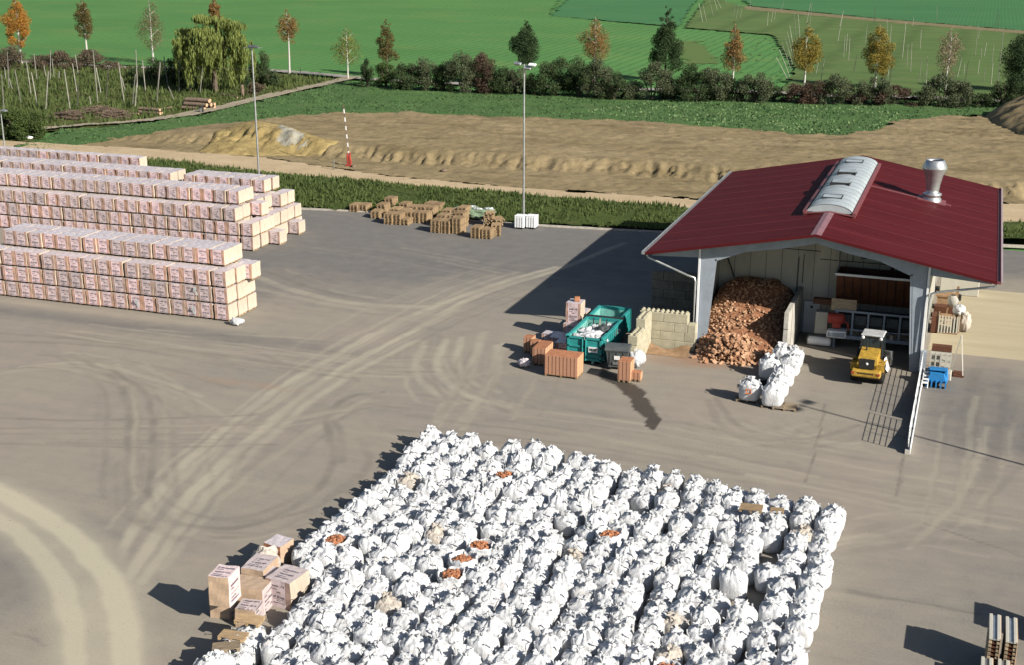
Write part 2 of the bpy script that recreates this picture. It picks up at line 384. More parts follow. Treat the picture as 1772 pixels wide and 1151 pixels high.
M['teal'] = mat('teal_paint', (.026,.255,.25), .5, var=.14, scale=2.2, spec=.4)
M['tealin'] = mat('worn_teal_inside', (.17,.42,.38), .6, var=.2, scale=2.0)
M['bin'] = mat('dark_grey_plastic', (.075,.085,.088), .5, var=.2, scale=3)
M['bluep'] = mat('blue_paint', (.02,.17,.42), .5, var=.12, scale=4)
M['yellow'] = mat('machine_yellow', (.40,.25,.04), .55, var=.25, scale=4)
M['glass'] = mat('dark_glass', (.02,.035,.04), .12, var=.2, spec=.6)
M['red'] = mat('red_paint', (.34,.05,.035), .6, var=.12)
M['cabroof'] = mat('grey_cab_roof', (.40,.41,.42), .6, var=.15)
M['lampw'] = mat('lamp_housing', (.75,.76,.78), .4, var=.05)
M['netm'] = mat('green_net', (.20,.26,.19), .9, var=.35, scale=6, col2=(.08,.13,.07))
M['bagtxt'] = mat('orange_print', (.68,.20,.06), .7, var=.1)
M['plate'] = mat('white_plate', (.72,.73,.74), .5, var=.03)
M['ink'] = mat('dark_ink', (.02,.02,.025), .6, var=.05)
M['birchbark'] = mat('birch_bark', (.46,.45,.41), .8, var=.25, scale=5, stretch=(1,1,4))
M['bark'] = mat('brown_bark', (.11,.085,.065), .9, var=.3, scale=4)
def bagmat(name, col):
    m, n = newmat(name, .55)
    tc = n.N.new('ShaderNodeTexCoord'); oi = n.N.new('ShaderNodeObjectInfo')
    vec = n.N.new('ShaderNodeVectorMath'); vec.operation = 'ADD'; n.L.new(tc.outputs['Object'], vec.inputs[0])
    cb = n.N.new('ShaderNodeCombineXYZ'); n.L.new(n.math('MULTIPLY', oi.outputs['Random'], 40), cb.inputs[0]); n.L.new(cb.outputs[0], vec.inputs[1])
    p = vec.outputs[0]
    dirt = n.noise(p, 2.2, 5, .6)
    c = n.mix(n.math('MULTIPLY', n.ramp(dirt,.56,.75), .45), col, (.60,.50,.40))
    hs = n.N.new('ShaderNodeHueSaturation'); n.L.new(c, hs.inputs['Color']); n.L.new(n.ramp(oi.outputs['Random'],-5,1.0), hs.inputs['Value'])
    n.L.new(hs.outputs[0], n.b.inputs['Base Color'])
    a = n.noise(p, 4.5, 4, .6); b_ = n.noise(n.mapping(p,(2.2,2.2,.7)), 6.0, 4, .6)
    ra = n.math('ABSOLUTE', n.math('SUBTRACT', a, .5)); rb = n.math('ABSOLUTE', n.math('SUBTRACT', b_, .5))
    bp = n.N.new('ShaderNodeBump'); bp.inputs['Strength'].default_value = .8; bp.inputs['Distance'].default_value = .07
    n.L.new(n.math('ADD', ra, rb), bp.inputs['Height']); n.L.new(bp.outputs[0], n.b.inputs['Normal'])
    n.b.inputs['Specular IOR Level'].default_value = .2
    tr = n.N.new('ShaderNodeBsdfTranslucent'); tr.inputs[0].default_value = (*col,1)
    mx = n.N.new('ShaderNodeMixShader'); mx.inputs[0].default_value = .22
    n.L.new(n.b.outputs[0], mx.inputs[1]); n.L.new(tr.outputs[0], mx.inputs[2]); n.L.new(mx.outputs[0], n.N['Material Output'].inputs[0])
    return m
M['bag'] = bagmat('woven_white_bag', (.69,.71,.74))
M['bagdusty'] = bagmat('dusty_bag', (.58,.53,.47))
def leaf(name, a, b, tr=.3): 
    return mat(name, a, .75, var=.3, scale=.9, coord='World', col2=b, transl=tr, contrast=1.3, spec=.2)
M['l_orange'] = leaf('leaf_orange', (.42,.20,.035), (.27,.13,.03))
M['l_olive'] = leaf('leaf_olive', (.15,.115,.04), (.07,.055,.02))
M['l_sparse'] = leaf('leaf_grey_olive', (.17,.14,.07), (.10,.09,.045))
M['l_rust'] = leaf('leaf_rust', (.27,.165,.06), (.17,.105,.04))
M['l_dark'] = leaf('leaf_dark_green', (.045,.075,.027), (.02,.038,.016), .2)
M['l_yel'] = leaf('leaf_yellow', (.30,.22,.045), (.15,.135,.03))
M['l_ygreen'] = leaf('leaf_yellow_green', (.22,.20,.045), (.10,.11,.03))
M['l_pink'] = leaf('leaf_pinkish', (.27,.20,.13), (.17,.14,.09))
M['l_willow'] = leaf('leaf_willow', (.24,.285,.08), (.11,.14,.04), .35)
M['l_bush'] = leaf('leaf_bush', (.06,.092,.034), (.03,.048,.02), .25)
M['l_bushg'] = leaf('leaf_bush_grey', (.095,.115,.058), (.05,.062,.034), .15)
M['l_bushr'] = leaf('leaf_bush_red', (.10,.06,.042), (.045,.036,.024), .15)
M['l_green'] = leaf('leaf_green', (.075,.11,.028), (.025,.045,.014), .2)
M['l_brown'] = leaf('twig_brown', (.12,.09,.06), (.06,.05,.035), .1)
# ================================================================== GROUND (structure)
def structure(o): o['kind'] = 'structure'; return o
def inside(poly, X, Y):
    c = np.zeros(X.shape, bool); n = len(poly); j = n-1
    for i in range(n):
        xi, yi = poly[i]; xj, yj = poly[j]
        hit = ((yi > Y) != (yj > Y)) & (X < (xj-xi)*(Y-yi)/(yj-yi+1e-12)+xi)
        c ^= hit; j = i
    return c
def wpoly(pp, z=0.0): return [tuple(G(x,y,z)[:2]) for x,y in pp]
def seg_dist(X, Y, pts):
    D = np.full(X.shape, 1e9)
    for (ax,ay),(bx,by) in zip(pts[:-1], pts[1:]):
        dx, dy = bx-ax, by-ay; L2 = dx*dx+dy*dy+1e-9
        t = np.clip(((X-ax)*dx+(Y-ay)*dy)/L2, 0, 1)
        D = np.minimum(D, np.hypot(X-ax-t*dx, Y-ay-t*dy))
    return D
def spline(pts, k=8):
    out = []
    P = [Vector((*p,0)) for p in pts]
    for i in range(len(P)-1):
        p0 = P[max(i-1,0)]; p1 = P[i]; p2 = P[i+1]; p3 = P[min(i+2,len(P)-1)]
        for j in range(k):
            t = j/k
            q = .5*((2*p1)+(p2-p0)*t+(2*p0-5*p1+4*p2-p3)*t*t+(3*p1-p0-3*p2+p3)*t**3)
            out.append((q.x,q.y))
    out.append((P[-1].x,P[-1].y)); return out
def zone(name, poly, mat_, res, zf, ragged=.6, seed=1):
    """heightfield sheet over a polygon with an uneven outline"""
    P = np.array(poly); x0,y0 = P.min(0); x1,y1 = P.max(0)
    xs = np.arange(x0-res, x1+res*2, res); ys = np.arange(y0-res, y1+res*2, res)
    X, Y = np.meshgrid(xs, ys)
    X = X + (vnoise(X/res*.9, Y/res*.9, seed)-.5)*res*.6; Y = Y + (vnoise(X/res*.9, Y/res*.9, seed+5)-.5)*res*.6
    Xp = X + (fbm(X/3, Y/3, seed+9)-.5)*ragged*4; Yp = Y + (fbm(X/3, Y/3, seed+21)-.5)*ragged*4
    ins = inside(poly, Xp, Yp); Z = zf(X, Y)
    a = ins[:-1,:-1] & ins[1:,:-1] & ins[:-1,1:] & ins[1:,1:]
    idx = np.arange(X.size).reshape(X.shape)
    F = np.stack([idx[:-1,:-1][a], idx[:-1,1:][a], idx[1:,1:][a], idx[1:,:-1][a]], 1)
    used, inv = np.unique(F.ravel(), return_inverse=True)
    V = np.stack([X.ravel()[used], Y.ravel()[used], Z.ravel()[used]], 1)
    return structure(npmesh(name, V, inv.reshape(F.shape), mat_))
def flat(z, amp=0.0, sc=.3, seed=3): return lambda X,Y: z + amp*(fbm(X*sc, Y*sc, seed)-.5)

# base sheet out to the horizon
b = MB(); nn = 24
b.add([(-2500+5000*i/nn, -300+4300*j/nn, -.25) for j in range(nn+1) for i in range(nn+1)], [(j*(nn+1)+i, j*(nn+1)+i+1, (j+1)*(nn+1)+i+1, (j+1)*(nn+1)+i) for j in range(nn) for i in range(nn)])
structure(b.build('ground', M['field']))
# crop fields beyond the country road
zone('crop_field', wpoly([(-60,98),(200,112),(500,122),(640,136),(1000,148),(1345,158),(1372,118),(1335,60),(1172,47),(955,26),(1000,-40),(886,-70),(200,-60),(-200,-20)]), M['field'], 1.6, flat(0,.02,.05), .3, 4)
zone('far_crop_field', wpoly([(945,27),(1010,-30),(1230,-30),(1180,46)]), M['blue_field'], 1.6, flat(.03,.02,.05), .35, 5)
zone('blue_green_field', wpoly([(1290,9),(1225,-45),(1900,-30),(1900,62),(1772,53),(1500,30)]), M['blue_field'], 2.0, flat(.03,.02,.05), .5, 6)
zone('field_margin', wpoly([(1285,9),(1500,30),(1900,63),(1900,70),(1500,36),(1285,16)]), M['margin'], 1.0, flat(.09,.02,.1), .5, 7)
zone('hop_garden_ground', wpoly([(1180,47),(1225,-10),(1290,12),(1500,33),(1900,66),(1900,178),(1560,168),(1345,158),(1372,118),(1335,60)]), M['hopground'], 1.0, flat(.06,.02,.1), .3, 8)
zone('stubble_strip', wpoly([(1168,72),(1215,70),(1252,112),(1180,112)]), ground_mat('dry_crop', (.075,.14,.042), (.105,.135,.045), None, .1, 1.2, .5), 1.0, flat(.09,.02,.1), 1.2, 9)
for a_, b_ in (((1318,66),(1270,146)), ((1329,68),(1287,148))):
    q = [G(*a_), G(*b_)]
    zone('field_path', [(q[0].x-.3,q[0].y),(q[0].x+.3,q[0].y),(q[1].x+.3,q[1].y),(q[1].x-.3,q[1].y)], M['hopground'], .5, flat(.10,.02,.1), .15, 10)
# country road behind the hedge
cr = [(-60,99),(60,108),(200,116),(440,121),(520,126),(600,133),(700,141),(1000,152),(1340,160),(1430,166),(1560,168),(1700,174),(1900,182)]
cw = spline([tuple(G(*p)[:2]) for p in cr], 4)
zone('country_road', [(x,y-1.9) for x,y in cw]+[(x,y+1.9) for x,y in cw[::-1]], M['droad'], .7, flat(.16,.05), .05, 11)
# rough ground of the old hop yard, track, meadow
zone('rough_grass', wpoly([(-160,98),(60,110),(440,123),(560,133),(600,141),(520,157),(450,174),(350,197),(250,214),(90,228),(40,250),(-160,240)]), M['hopyard'], .8, lambda X,Y: .02+.5*(fbm(X*.35,Y*.35,5)-.5)*1.2, .8, 12)
tr = [(40,230),(110,221),(250,211),(350,195.5),(450,172),(520,156),(570,145),(610,135)]
tw = spline([tuple(G(*p)[:2]) for p in tr], 6)
zone('dirt_track', [(x-1.5,y-.2) for x,y in tw]+[(x+1.5,y+.2) for x,y in tw[::-1]], M['track'], .45, flat(.32,.12,.5), .16, 13)
MEAD = wpoly([(0,262),(60,240),(110,223),(250,213),(350,197.5),(450,174),(520,158),(600,140),(640,146),(900,160),(1180,166),(1500,174),(1760,184),(1900,200),(1900,236),(1740,226),(1690,200),(1640,206),(1560,216),(1480,243),(1400,245),(1130,222),(900,214),(700,205),(560,207),(400,225),(200,243),(60,262)])
mead_h = lambda X,Y: .10 + .5*(fbm(X*.16,Y*.22,6)-.4) + .22*(fbm(X*.8,Y*.8,7)-.5)
zone('meadow', MEAD, M['meadow'], .6, mead_h, .9, 14)
# dug-over earth with a cut bank facing the gravel road
EARTH = wpoly([(-160,246),(0,250),(60,256),(200,242),(400,223),(560,205),(700,203),(900,212),(1130,220),(1400,243),(1480,241),(1560,214),(1640,204),(1900,214),(1900,372),(1730,352),(1205,346),(900,326),(700,309),(450,273),(200,257),(-160,240)])
def earth_h(X, Y):
    yb = 129.0 + 1.2*np.sin(X*.13) + 2.0*(fbm(X*.11, X*0+3.3, 31)-.5) + 1.1*(fbm(X*.9, Y*.05, 33)-.5)      # foot of the bank
    yb = yb + np.clip(-62-X, 0, 40)*.02
    top = 5.0 + 1.5*(fbm(X*.2, X*0+1.1, 35)-.5)
    t = np.clip((Y-yb)/top, 0, 1); t = t*t*(3-2*t)
    h = 1.0*t*(1-.55*np.clip((Y-yb-top-6)/40., 0, 1))
    gul = (np.abs(fbm(X*.9+Y*.2, Y*.15, 36,3)-.5)*1.8+np.abs(fbm(X*2.3+Y*.5, Y*.2, 39,2)-.5)*1.1)*t*(1-t)*4*.8
    rough = .4*(fbm(X*.35,Y*.7,37)-.5)*(t*.7+.3) + .24*(fbm(X*1.5,Y*1.9,38)-.5)
    er = (.5-np.abs(fbm(X*1.1+Y*.3,Y*1.3,44,3)-.5)*2.4)*.34*np.clip(t*(1-t)*4+.12,0,1); gul = gul-er
    fade = np.clip((X+104)/18., 0, 1)
    return .06 + (h-gul)*fade + rough*.9
zone('bare_earth', EARTH, M['earth'], .27, earth_h, .9, 15)
RB = [(-300,236),(0,244),(200,254.5),(450,272),(700,308),(900,325),(1205,346),(1730,353),(1900,358)]
RF = [(-300,268),(255,277),(450,300),(700,327),(900,346),(1190,371),(1730,387),(1900,392)]
zone('gravel_road', wpoly(RB)+wpoly(RF)[::-1], M['gravel'], .5, flat(.13,.10,.5,8), .22, 16)
VF = [(-300,340),(255,345),(400,353),(500,360),(640,366),(760,376),(890,387),(1120,400),(1400,412),(1730,424),(1900,432)]
VERGE = wpoly([(-300,262),(255,274),(450,297),(700,324),(900,343),(1190,368),(1730,384),(1900,389)])+wpoly(VF)[::-1]
yk = lambda X: 104.6+.02*(X+40)
verge_h = lambda X,Y: .10 + .55*np.clip((Y-yk(X))/5.,0,1)*np.clip((119-Y)/5.,0,1) + .28*(fbm(X*.5,Y*.5,12)-.5)
zone('grass_verge', VERGE, M['verge'], .4, verge_h, .35, 17)
# kerb along the yard edge
kw = spline([tuple(G(*p)[:2]) for p in VF], 3)
k = MB()
for i in range(len(kw)-1):
    (xa,ya),(xb,yb) = kw[i], kw[i+1]
    k.beam((xa,ya-.1,.02),(xb,yb-.1,.02), .32, .2)
structure(k.build('kerb', M['kerb']))

# ------------------------------------------------------------------ the yard with its dust and tyre marks
xs = np.concatenate([np.arange(-125,-48,.2),np.arange(-48,9,.125),np.arange(9,22,.3)])
ys = []; y = 2.0
while y < 28: ys.append(y); y += .5
while y < 110.2: ys.append(y); y += .10+max(0,(y-40))*.0026
ys_a = np.array(ys); X, Y = np.meshgrid(xs, ys_a)
wx = X + (fbm(X*.7,Y*.7,40)-.5)*.35; wy = Y + (fbm(X*.7,Y*.7,41)-.5)*.35
def line(pp, w, soft, pix=True):
    sp_ = spline([tuple(G(*p)[:2]) for p in pp], 5) if pix else pp
    A_ = np.array(sp_); (a0,b0),(a1,b1) = A_.min(0)-1.6-w, A_.max(0)+1.6+w
    i0,i1 = np.searchsorted(xs,(a0,a1)); j0,j1 = np.searchsorted(ys_a,(b0,b1)); out = np.zeros_like(X)
    if i1 > i0 and j1 > j0: out[j0:j1,i0:i1] = np.clip(1-(seg_dist(wx[j0:j1,i0:i1], wy[j0:j1,i0:i1], sp_)-w/2)/soft, 0, 1)
    return out
brk = lambda sc,s,lo=.35,hi=.6: np.clip((fbm(X*sc,Y*sc,s,3)-lo)/(hi-lo),0,1)
dust = .62 + .5*(fbm(X*.08,Y*.08,42)-.5)
def blob(px,py,rx,ry,amt,s=50):
    p = G(px,py); q = ((X-p.x)/rx)**2+((Y-p.y)/ry)**2
    return amt*np.clip(1.25-q+1.0*(fbm(X*.25,Y*.25,s)-.5),0,1)
dust -= blob(700,410,26,13,.62) + blob(480,450,14,12,.4,51) + blob(1040,420,12,14,.25,52) + blob(20,985,4.5,5,.35,53) + blob(1700,720,6,9,.5,54) + blob(1760,440,8,9,.7,56)
dust -= .5*np.clip(1-np.abs(Y-(68.3+.35*(fbm(X*.1,Y*.1,57)-.5)))/1.7,0,1)*np.clip((-30-X)/14,0,1)     # swept grey lane before the near stacks
dust -= .30*np.clip((X+4)/8,0,1)*np.clip((62-Y)/8,0,1) 
dust = dust + .22*np.clip(1-np.abs(Y-70.3)/.8,0,1)*np.clip((-41-X)/3,0,1)
clay = np.zeros_like(X); dark = np.zeros_like(X)
A = [(-300,790),(-150,835),(-40,880),(0,901),(31,920),(61,950),(88,984),(109,1018),(119,1052),(126,1093),(128,1151),(126,1200),(118,1320),(95,1500)]
B = [(-300,745),(-150,790),(-40,835),(0,855),(41,875),(85,903),(129,933),(163,971),(190,1005),(207,1042),(217,1086),(219,1151),(216,1200),(208,1320),(180,1500)]
clay = np.maximum(clay, .75*line(A, .65, .4)); clay = np.maximum(clay, .82*line(B, .8, .45))
clay = np.maximum(clay, .42*line([(-40,858),(60,912),(120,960),(150,1010),(168,1060),(172,1200)], 2.2, 1.2))
for pp,w,a in (([(215,1010),(300,890),(400,790),(560,660),(700,580),(830,510),(960,468),(1080,420)],.55,.5),
               ([(190,1000),(240,900),(330,795),(450,695),(560,628),(700,552),(850,494),(960,462)],.46,.5),
               ([(245,1010),(340,880),(430,790),(570,672),(720,590)],.4,.38), ([(280,985),(400,850),(520,760),(640,690)],.28,.22),
               ([(860,600),(850,650),(820,700),(795,735)],.4,.34), ([(840,575),(818,620),(790,670),(755,730)],.4,.34),
               ([(770,590),(755,630),(775,665),(820,690),(880,705)],.45,.45), ([(800,585),(790,625),(815,660),(860,680)],.35,.42), ([(730,600),(720,640),(750,680),(790,700)],.35,.36),
               ([(420,470),(520,505),(620,525),(740,530)],.8,.34), ([(430,495),(540,520),(660,540)],.5,.26), ([(600,745),(1000,795),(1300,830),(1600,900)],.4,.12),
               ([(900,735),(1200,790),(1500,850),(1772,900)],.5,.12), ([(-20,650),(120,640),(300,690)],.5,.15)):
    clay = np.maximum(clay, a*.95*line(pp,w*.75,.2)*(.5+.5*brk(.5,61)))
for pp,w,a in (([(120,615),(190,650),(222,700),(222,790),(220,850),(228,890),(250,905)],.26,.55), ([(190,640),(250,680),(264,740),(264,800),(258,860),(300,905),(400,915),(490,890),(555,840),(577,790),(565,730),(600,690),(660,680)],.24,.6),
               ([(205,800),(200,850),(215,890),(300,930),(420,930),(520,900),(590,840)],.2,.42), ([(300,890),(380,900),(450,890),(540,850)],.2,.3), ([(590,800),(590,750),(575,720),(610,700)],.25,.4),
               ([(-20,724),(200,728),(450,718)],.13,.5), ([(-20,742),(250,742),(460,734)],.12,.4), ([(-20,768),(250,775),(480,770)],.15,.5), ([(-20,752),(480,752)],.1,.3),
               ([(-20,575),(150,590),(330,612),(600,655)],.25,.45), ([(-20,590),(200,602),(420,640)],.2,.35), ([(60,570),(300,605),(560,640)],.2,.3), ([(420,600),(520,640),(620,655)],.2,.3),
               ([(1240,690),(1262,725),(1320,752),(1400,760),(1480,738)],.25,.4), ([(1225,695),(1250,740),(1320,770),(1420,775),(1500,750)],.25,.35), ([(1380,745),(1370,765),(1400,778)],.2,.3),
               ([(620,760),(640,800),(600,850)],.25,.3), ([(880,760),(1100,800),(1400,850),(1700,890)],.3,.22), ([(800,650),(900,690),(1050,720),(1200,735)],.25,.25), ([(640,700),(800,720),(1000,745)],.2,.25),
               ([(1440,930),(1560,905),(1680,915)],.35,.25), ([(1450,960),(1600,940),(1772,945)],.35,.22), ([(1690,640),(1670,720),(1660,800)],.5,.3), ([(1740,640),(1730,740),(1700,850)],.4,.25), ([(700,555),(760,580),(740,640)],.25,.2)):
    dark = np.maximum(dark, a*line(pp,w,.16)*(.4+.6*brk(.6,62)))
for pp,w in (([(1428,700),(1415,760),(1405,800),(1393,835)],.05), ([(1570,765),(1560,815),(1552,860)],.05), ([(1480,735),(1772,815)],.01), ([(1600,905),(1772,965)],.05), ([(1520,1035),(1600,1045),(1700,1066)],.07), ([(580,850),(640,862),(700,875)],.04), ([(20,1095),(60,1110),(75,1120)],.05), ([(1190,735),(1240,745)],.08)):
    dark = np.maximum(dark, .8*line(pp,w,.07)*(.5+.5*brk(1.5,63)))
dark = np.maximum(dark, .6*line([(1425,1020),(1470,1026),(1520,1034)], .2, .15)*brk(.9,64,.3,.5))
RT = random.Random(77)
base_tracks = [[(215,1010),(300,890),(400,790),(560,660),(700,580),(830,510),(960,468),(1080,420)], [(190,1000),(330,795),(560,628),(700,552),(850,494),(960,462)], [(900,735),(1200,790),(1500,850),(1772,900)], [(640,700),(800,720),(1000,745),(1300,800)],
   [(-20,650),(120,640),(300,690),(420,760)], [(-20,742),(250,742),(460,734),(640,700)], [(60,570),(300,605),(560,640),(760,640)], [(770,590),(755,630),(775,665),(820,690),(880,705)], [(730,600),(720,640),(750,680),(790,700)], [(860,600),(850,650),(820,700),(795,735)],
   [(420,470),(520,505),(620,525),(740,530)], [(500,420),(640,440),(800,470),(900,480)], [(1440,930),(1560,905),(1680,915),(1772,930)], [(1240,690),(1262,725),(1320,752),(1400,760),(1480,738)], [(1690,640),(1670,720),(1660,800),(1640,900)], [(1740,640),(1730,740),(1700,850),(1600,950)], [(205,800),(200,850),(215,890),(300,930),(420,930),(520,900),(590,840)], [(120,615),(190,650),(222,700),(222,790),(220,850),(228,890)], [(1100,720),(1250,760),(1450,800),(1700,840)], [(0,560),(200,575),(420,590),(620,600)]]
for bt_ in base_tracks:
    W0 = spline([tuple(G(*p)[:2]) for p in bt_], 5)
    for q in range(5):
        ox, oy = RT.gauss(0,1.6), RT.gauss(0,1.4); sc_ = RT.uniform(.9,1.1); k0 = RT.randrange(max(1,len(W0)//2)); k1 = RT.randrange(k0+4, len(W0)+4); mx_ = W0[len(W0)//2]
        for tw_ in (0, 1.55):
            pts_ = [((x-mx_[0])*sc_+mx_[0]+ox+tw_*.8, (y-mx_[1])*sc_+mx_[1]+oy+tw_*.6) for x,y in W0[k0:k1]]
            if len(pts_) < 3: continue
            v_ = RT.uniform(.12,.34)*line(pts_, RT.uniform(.08,.22), .13, False)*(.6+.4*brk(.45,62+q,.35,.6))
            if RT.random() < .55: dark = np.maximum(dark, v_)
            else: clay = np.maximum(clay, v_*.8)
rust = .75*(blob(1240,625,2.6,1.5,.9,65)+blob(1160,600,2.2,1.2,.9,66)) + blob(1175,625,2.5,1.2,.45,67) + .8*blob(1445,1140,.5,.5,.8,69)*brk(1.2,70)
rust = rust + .4*blob(400,662,4.5,.6,.9,68)*brk(.8,71)
wetp = wpoly([(1035,632),(1085,658),(1102,671),(1119,687),(1128,703),(1140,717),(1144,732),(1131,746),(1120,739),(1113,722),(1097,708),(1086,688),(1068,672),(1040,655)])
P_ = seg_dist(wx, wy, wetp+[wetp[0]]); inn = inside(wetp, X+(fbm(X*1.5,Y*1.5,72)-.5)*.5, Y+(fbm(X*1.5,Y*1.5,73)-.5)*.5)
wet = np.where(inn, .85, 0)
slab = inside([(-1.6,80.5),(30,80.2),(30,97),(-1.6,96.6)], X, Y).astype(float)
V = np.stack([X.ravel(), Y.ravel(), np.zeros(X.size)], 1)
idx = np.arange(X.size).reshape(X.shape)
F = np.stack([idx[:-1,:-1].ravel(), idx[:-1,1:].ravel(), idx[1:,1:].ravel(), idx[1:,:-1].ravel()], 1)
structure(npmesh('yard', V, F, M['yard'], attrs={'marks': np.stack([np.clip(dust,0,1).ravel(), np.clip(dark,0,1).ravel(), np.clip(clay,0,1).ravel()],1),
      'stains': np.stack([np.clip(rust,0,1).ravel(), wet.ravel(), slab.ravel()],1)}))
del X, Y, V, F, idx

# ------------------------------------------------------------------ grass that no one could count
def grass(name, poly, zf, n, hmin, hmax, mat_, seed, w=.10):
    R = np.random.RandomState(seed); P = np.array(poly); x0,y0 = P.min(0); x1,y1 = P.max(0)
    x = R.uniform(x0,x1,n); y = R.uniform(y0,y1,n)
    k = inside(poly, x, y) & (fbm(x*.35,y*.35,seed+1) > R.uniform(.25,.62,n)); x = x[k]; y = y[k]; n = len(x)
    z = zf(x,y); h = R.uniform(hmin,hmax,n)*(.5+fbm(x*.25,y*.25,seed+2)); a = R.uniform(0,math.pi,n); l = R.uniform(-.35,.35,(n,2))*h[:,None]
    dx, dy = np.cos(a)*w*R.uniform(.6,1.6,n), np.sin(a)*w
    V = np.stack([np.stack([x-dx,y-dy,z-.05],1), np.stack([x+dx,y+dy,z-.05],1), np.stack([x+l[:,0],y+l[:,1],z+h],1)],1).reshape(-1,3)
    o = npmesh(name, V, np.arange(n*3).reshape(n,3), mat_, smooth=False); o['kind'] = 'stuff'; return o
grass('grass', [p for p in VERGE if True], verge_h, 80000, .12, .42, M['blade'], 81)
grass('meadow_grass', MEAD, mead_h, 52000, .06, .2, M['blade2'], 82, .2)
grass('rough_weeds', wpoly([(-80,104),(60,112),(440,125),(590,141),(450,170),(350,193),(250,209),(90,224),(0,238),(-80,238)]), flat(.1), 22000, .3, .95, M['blade'], 83, .16)
flowers = mat('pale_weed_heads', (.14,.20,.09), .9, var=.2, scale=1.0, coord='World')
grass('pale_weeds', wpoly([(1120,176),(1500,186),(1640,200),(1500,232),(1380,236),(1130,208),(1000,195)]), mead_h, 2200, .12, .26, flowers, 84, .16)
# ================================================================== BRICK PALLETS (packs of bricks in printed film)
LH, PX_, PYD = 1.117, 1.0, 1.16
def pallet_mb(w, d, h=.13, nb=5):
    m = MB()
    for i in range(nb):
        t = -d/2+.05+(d-.1)*i/(nb-1); m.box((0,t,h-.012),(w,.10,.022))
    for i in (-1,0,1):
        m.box((i*(w/2-.06),0,h-.034),(.1,d,.02)); 
        for j in (-1,0,1): m.box((i*(w/2-.06),j*(d/2-.07),h/2-.02),(.1,.14,h-.05))
        m.box((i*(w/2-.06),0,.011),(.1,d,.02))
    return m
def pack_mesh(name, w, d, h, z0, seed, front, side, top):
    """slightly bulging wrapped block: grid box with rounded edges and per-face materials"""
    R = random.Random(seed); m = MB(); nx, ny, nz = 5,5,5
    def wob(x,y,z):
        s = .012
        k = math.sin(x*7+seed)*math.cos(z*6+seed*2)+math.sin(y*5+z*4+seed*3)
        return (x + s*k*.6 , y + s*math.sin(z*8+x*6+seed), z + s*.7*math.sin(x*9+y*7+seed))
    def face(o, u, v, mi, n=5):
        vs = []; fs = []
        for j in range(n+1):
            for i in range(n+1):
                p = Vector(o)+Vector(u)*(i/n)+Vector(v)*(j/n); vs.append(wob(*p))
        for j in range(n):
            for i in range(n): fs.append((j*(n+1)+i, j*(n+1)+i+1, (j+1)*(n+1)+i+1, (j+1)*(n+1)+i))
        m.mi = mi; m.add(vs, fs)
    x,y,z1 = w/2,d/2,z0+h
    face((-x,-y,z0),(w,0,0),(0,0,h),0); face((x,y,z0),(-w,0,0),(0,0,h),0)
    face((x,-y,z0),(0,d,0),(0,0,h),1); face((-x,y,z0),(0,-d,0),(0,0,h),1)
    face((-x,-y,z1),(w,0,0),(0,d,0),2); face((-x,y,z0),(w,0,0),(0,-d,0),1)
    return m, [front,side,top]
pal_me = None
def make_pack(front, seed, w=1.035, d=1.13):
    root = thing('brick_pallet', 'film-wrapped pallet of bricks', 'brick pallet')
    m, ms = pack_mesh('brick_pack', w, d, LH-.135, .13, seed, front, M['filmside'], M['filmtop'])
    m.build('brick_pack', ms, root)
    pallet_mb(w-.08, d-.20).build('pallet', M['wood'], root)
    return root
protos = {False: [make_pack(M['film1'], s) for s in (1,2,3)], True: [make_pack(M['film2'], s) for s in (4,5,6)]}
used = set()
hidden = MB()
def put_pack(far, x, y, lv, label, grp, rz=None, jit=1.0):
    i = rnd.randrange(3); pr = protos[far][i]
    loc = (x+rnd.uniform(-.035,.035)*jit, y+rnd.uniform(-.05,.05)*jit, lv*LH); rz = rnd.uniform(-.02,.02)*jit if rz is None else rz
    if (far,i) not in used:
        used.add((far,i)); o = pr; o.location = loc; o.rotation_euler = (0,0,rz); o['label'] = label
    else: o = dup(pr, loc, rz, label)
    o['group'] = grp; return o
LV = ['bottom layer','second layer','third layer','top layer']
def run(far, x_right, y, lv, n, rowname, pitch, x_left=-1e9, skip=()):
    out = []
    gap = 0.0; x = x_right-.52
    for i in range(n):
        if x < x_left: break
        if i not in skip:
            lab = f"film-wrapped brick pallet, {'far' if far else 'near'} stack, {rowname}, {LV[lv]}, {nth(i+1)} from right end"
            put_pack(far, x+rnd.uniform(-.03,.03), y, lv, lab, 'brick pallets of the far stack' if far else 'brick pallets of the near stack')
        x -= pitch + (.07 if (i*7+3) % 3 == 0 else -.02)
# near stack
YN = 71.30+PYD/2
for lv in (0,1,2): run(False, -44.95-.12*(lv==2)*0-(.06*lv), YN, lv, 17, 'front row', 1.105)
for r,nm in ((1,'second row'),(2,'third row')):
    for lv in (0,1,2): run(False, -44.95+(.45 if (lv==2 and r==2) else 0), YN+1.17*r, lv, 1, nm, 1.105)
run(False, -45.75, YN+1.17, 3, 16, 'second row', 1.105); run(False, -45.75, YN+2.34, 3, 16, 'third row', 1.105)
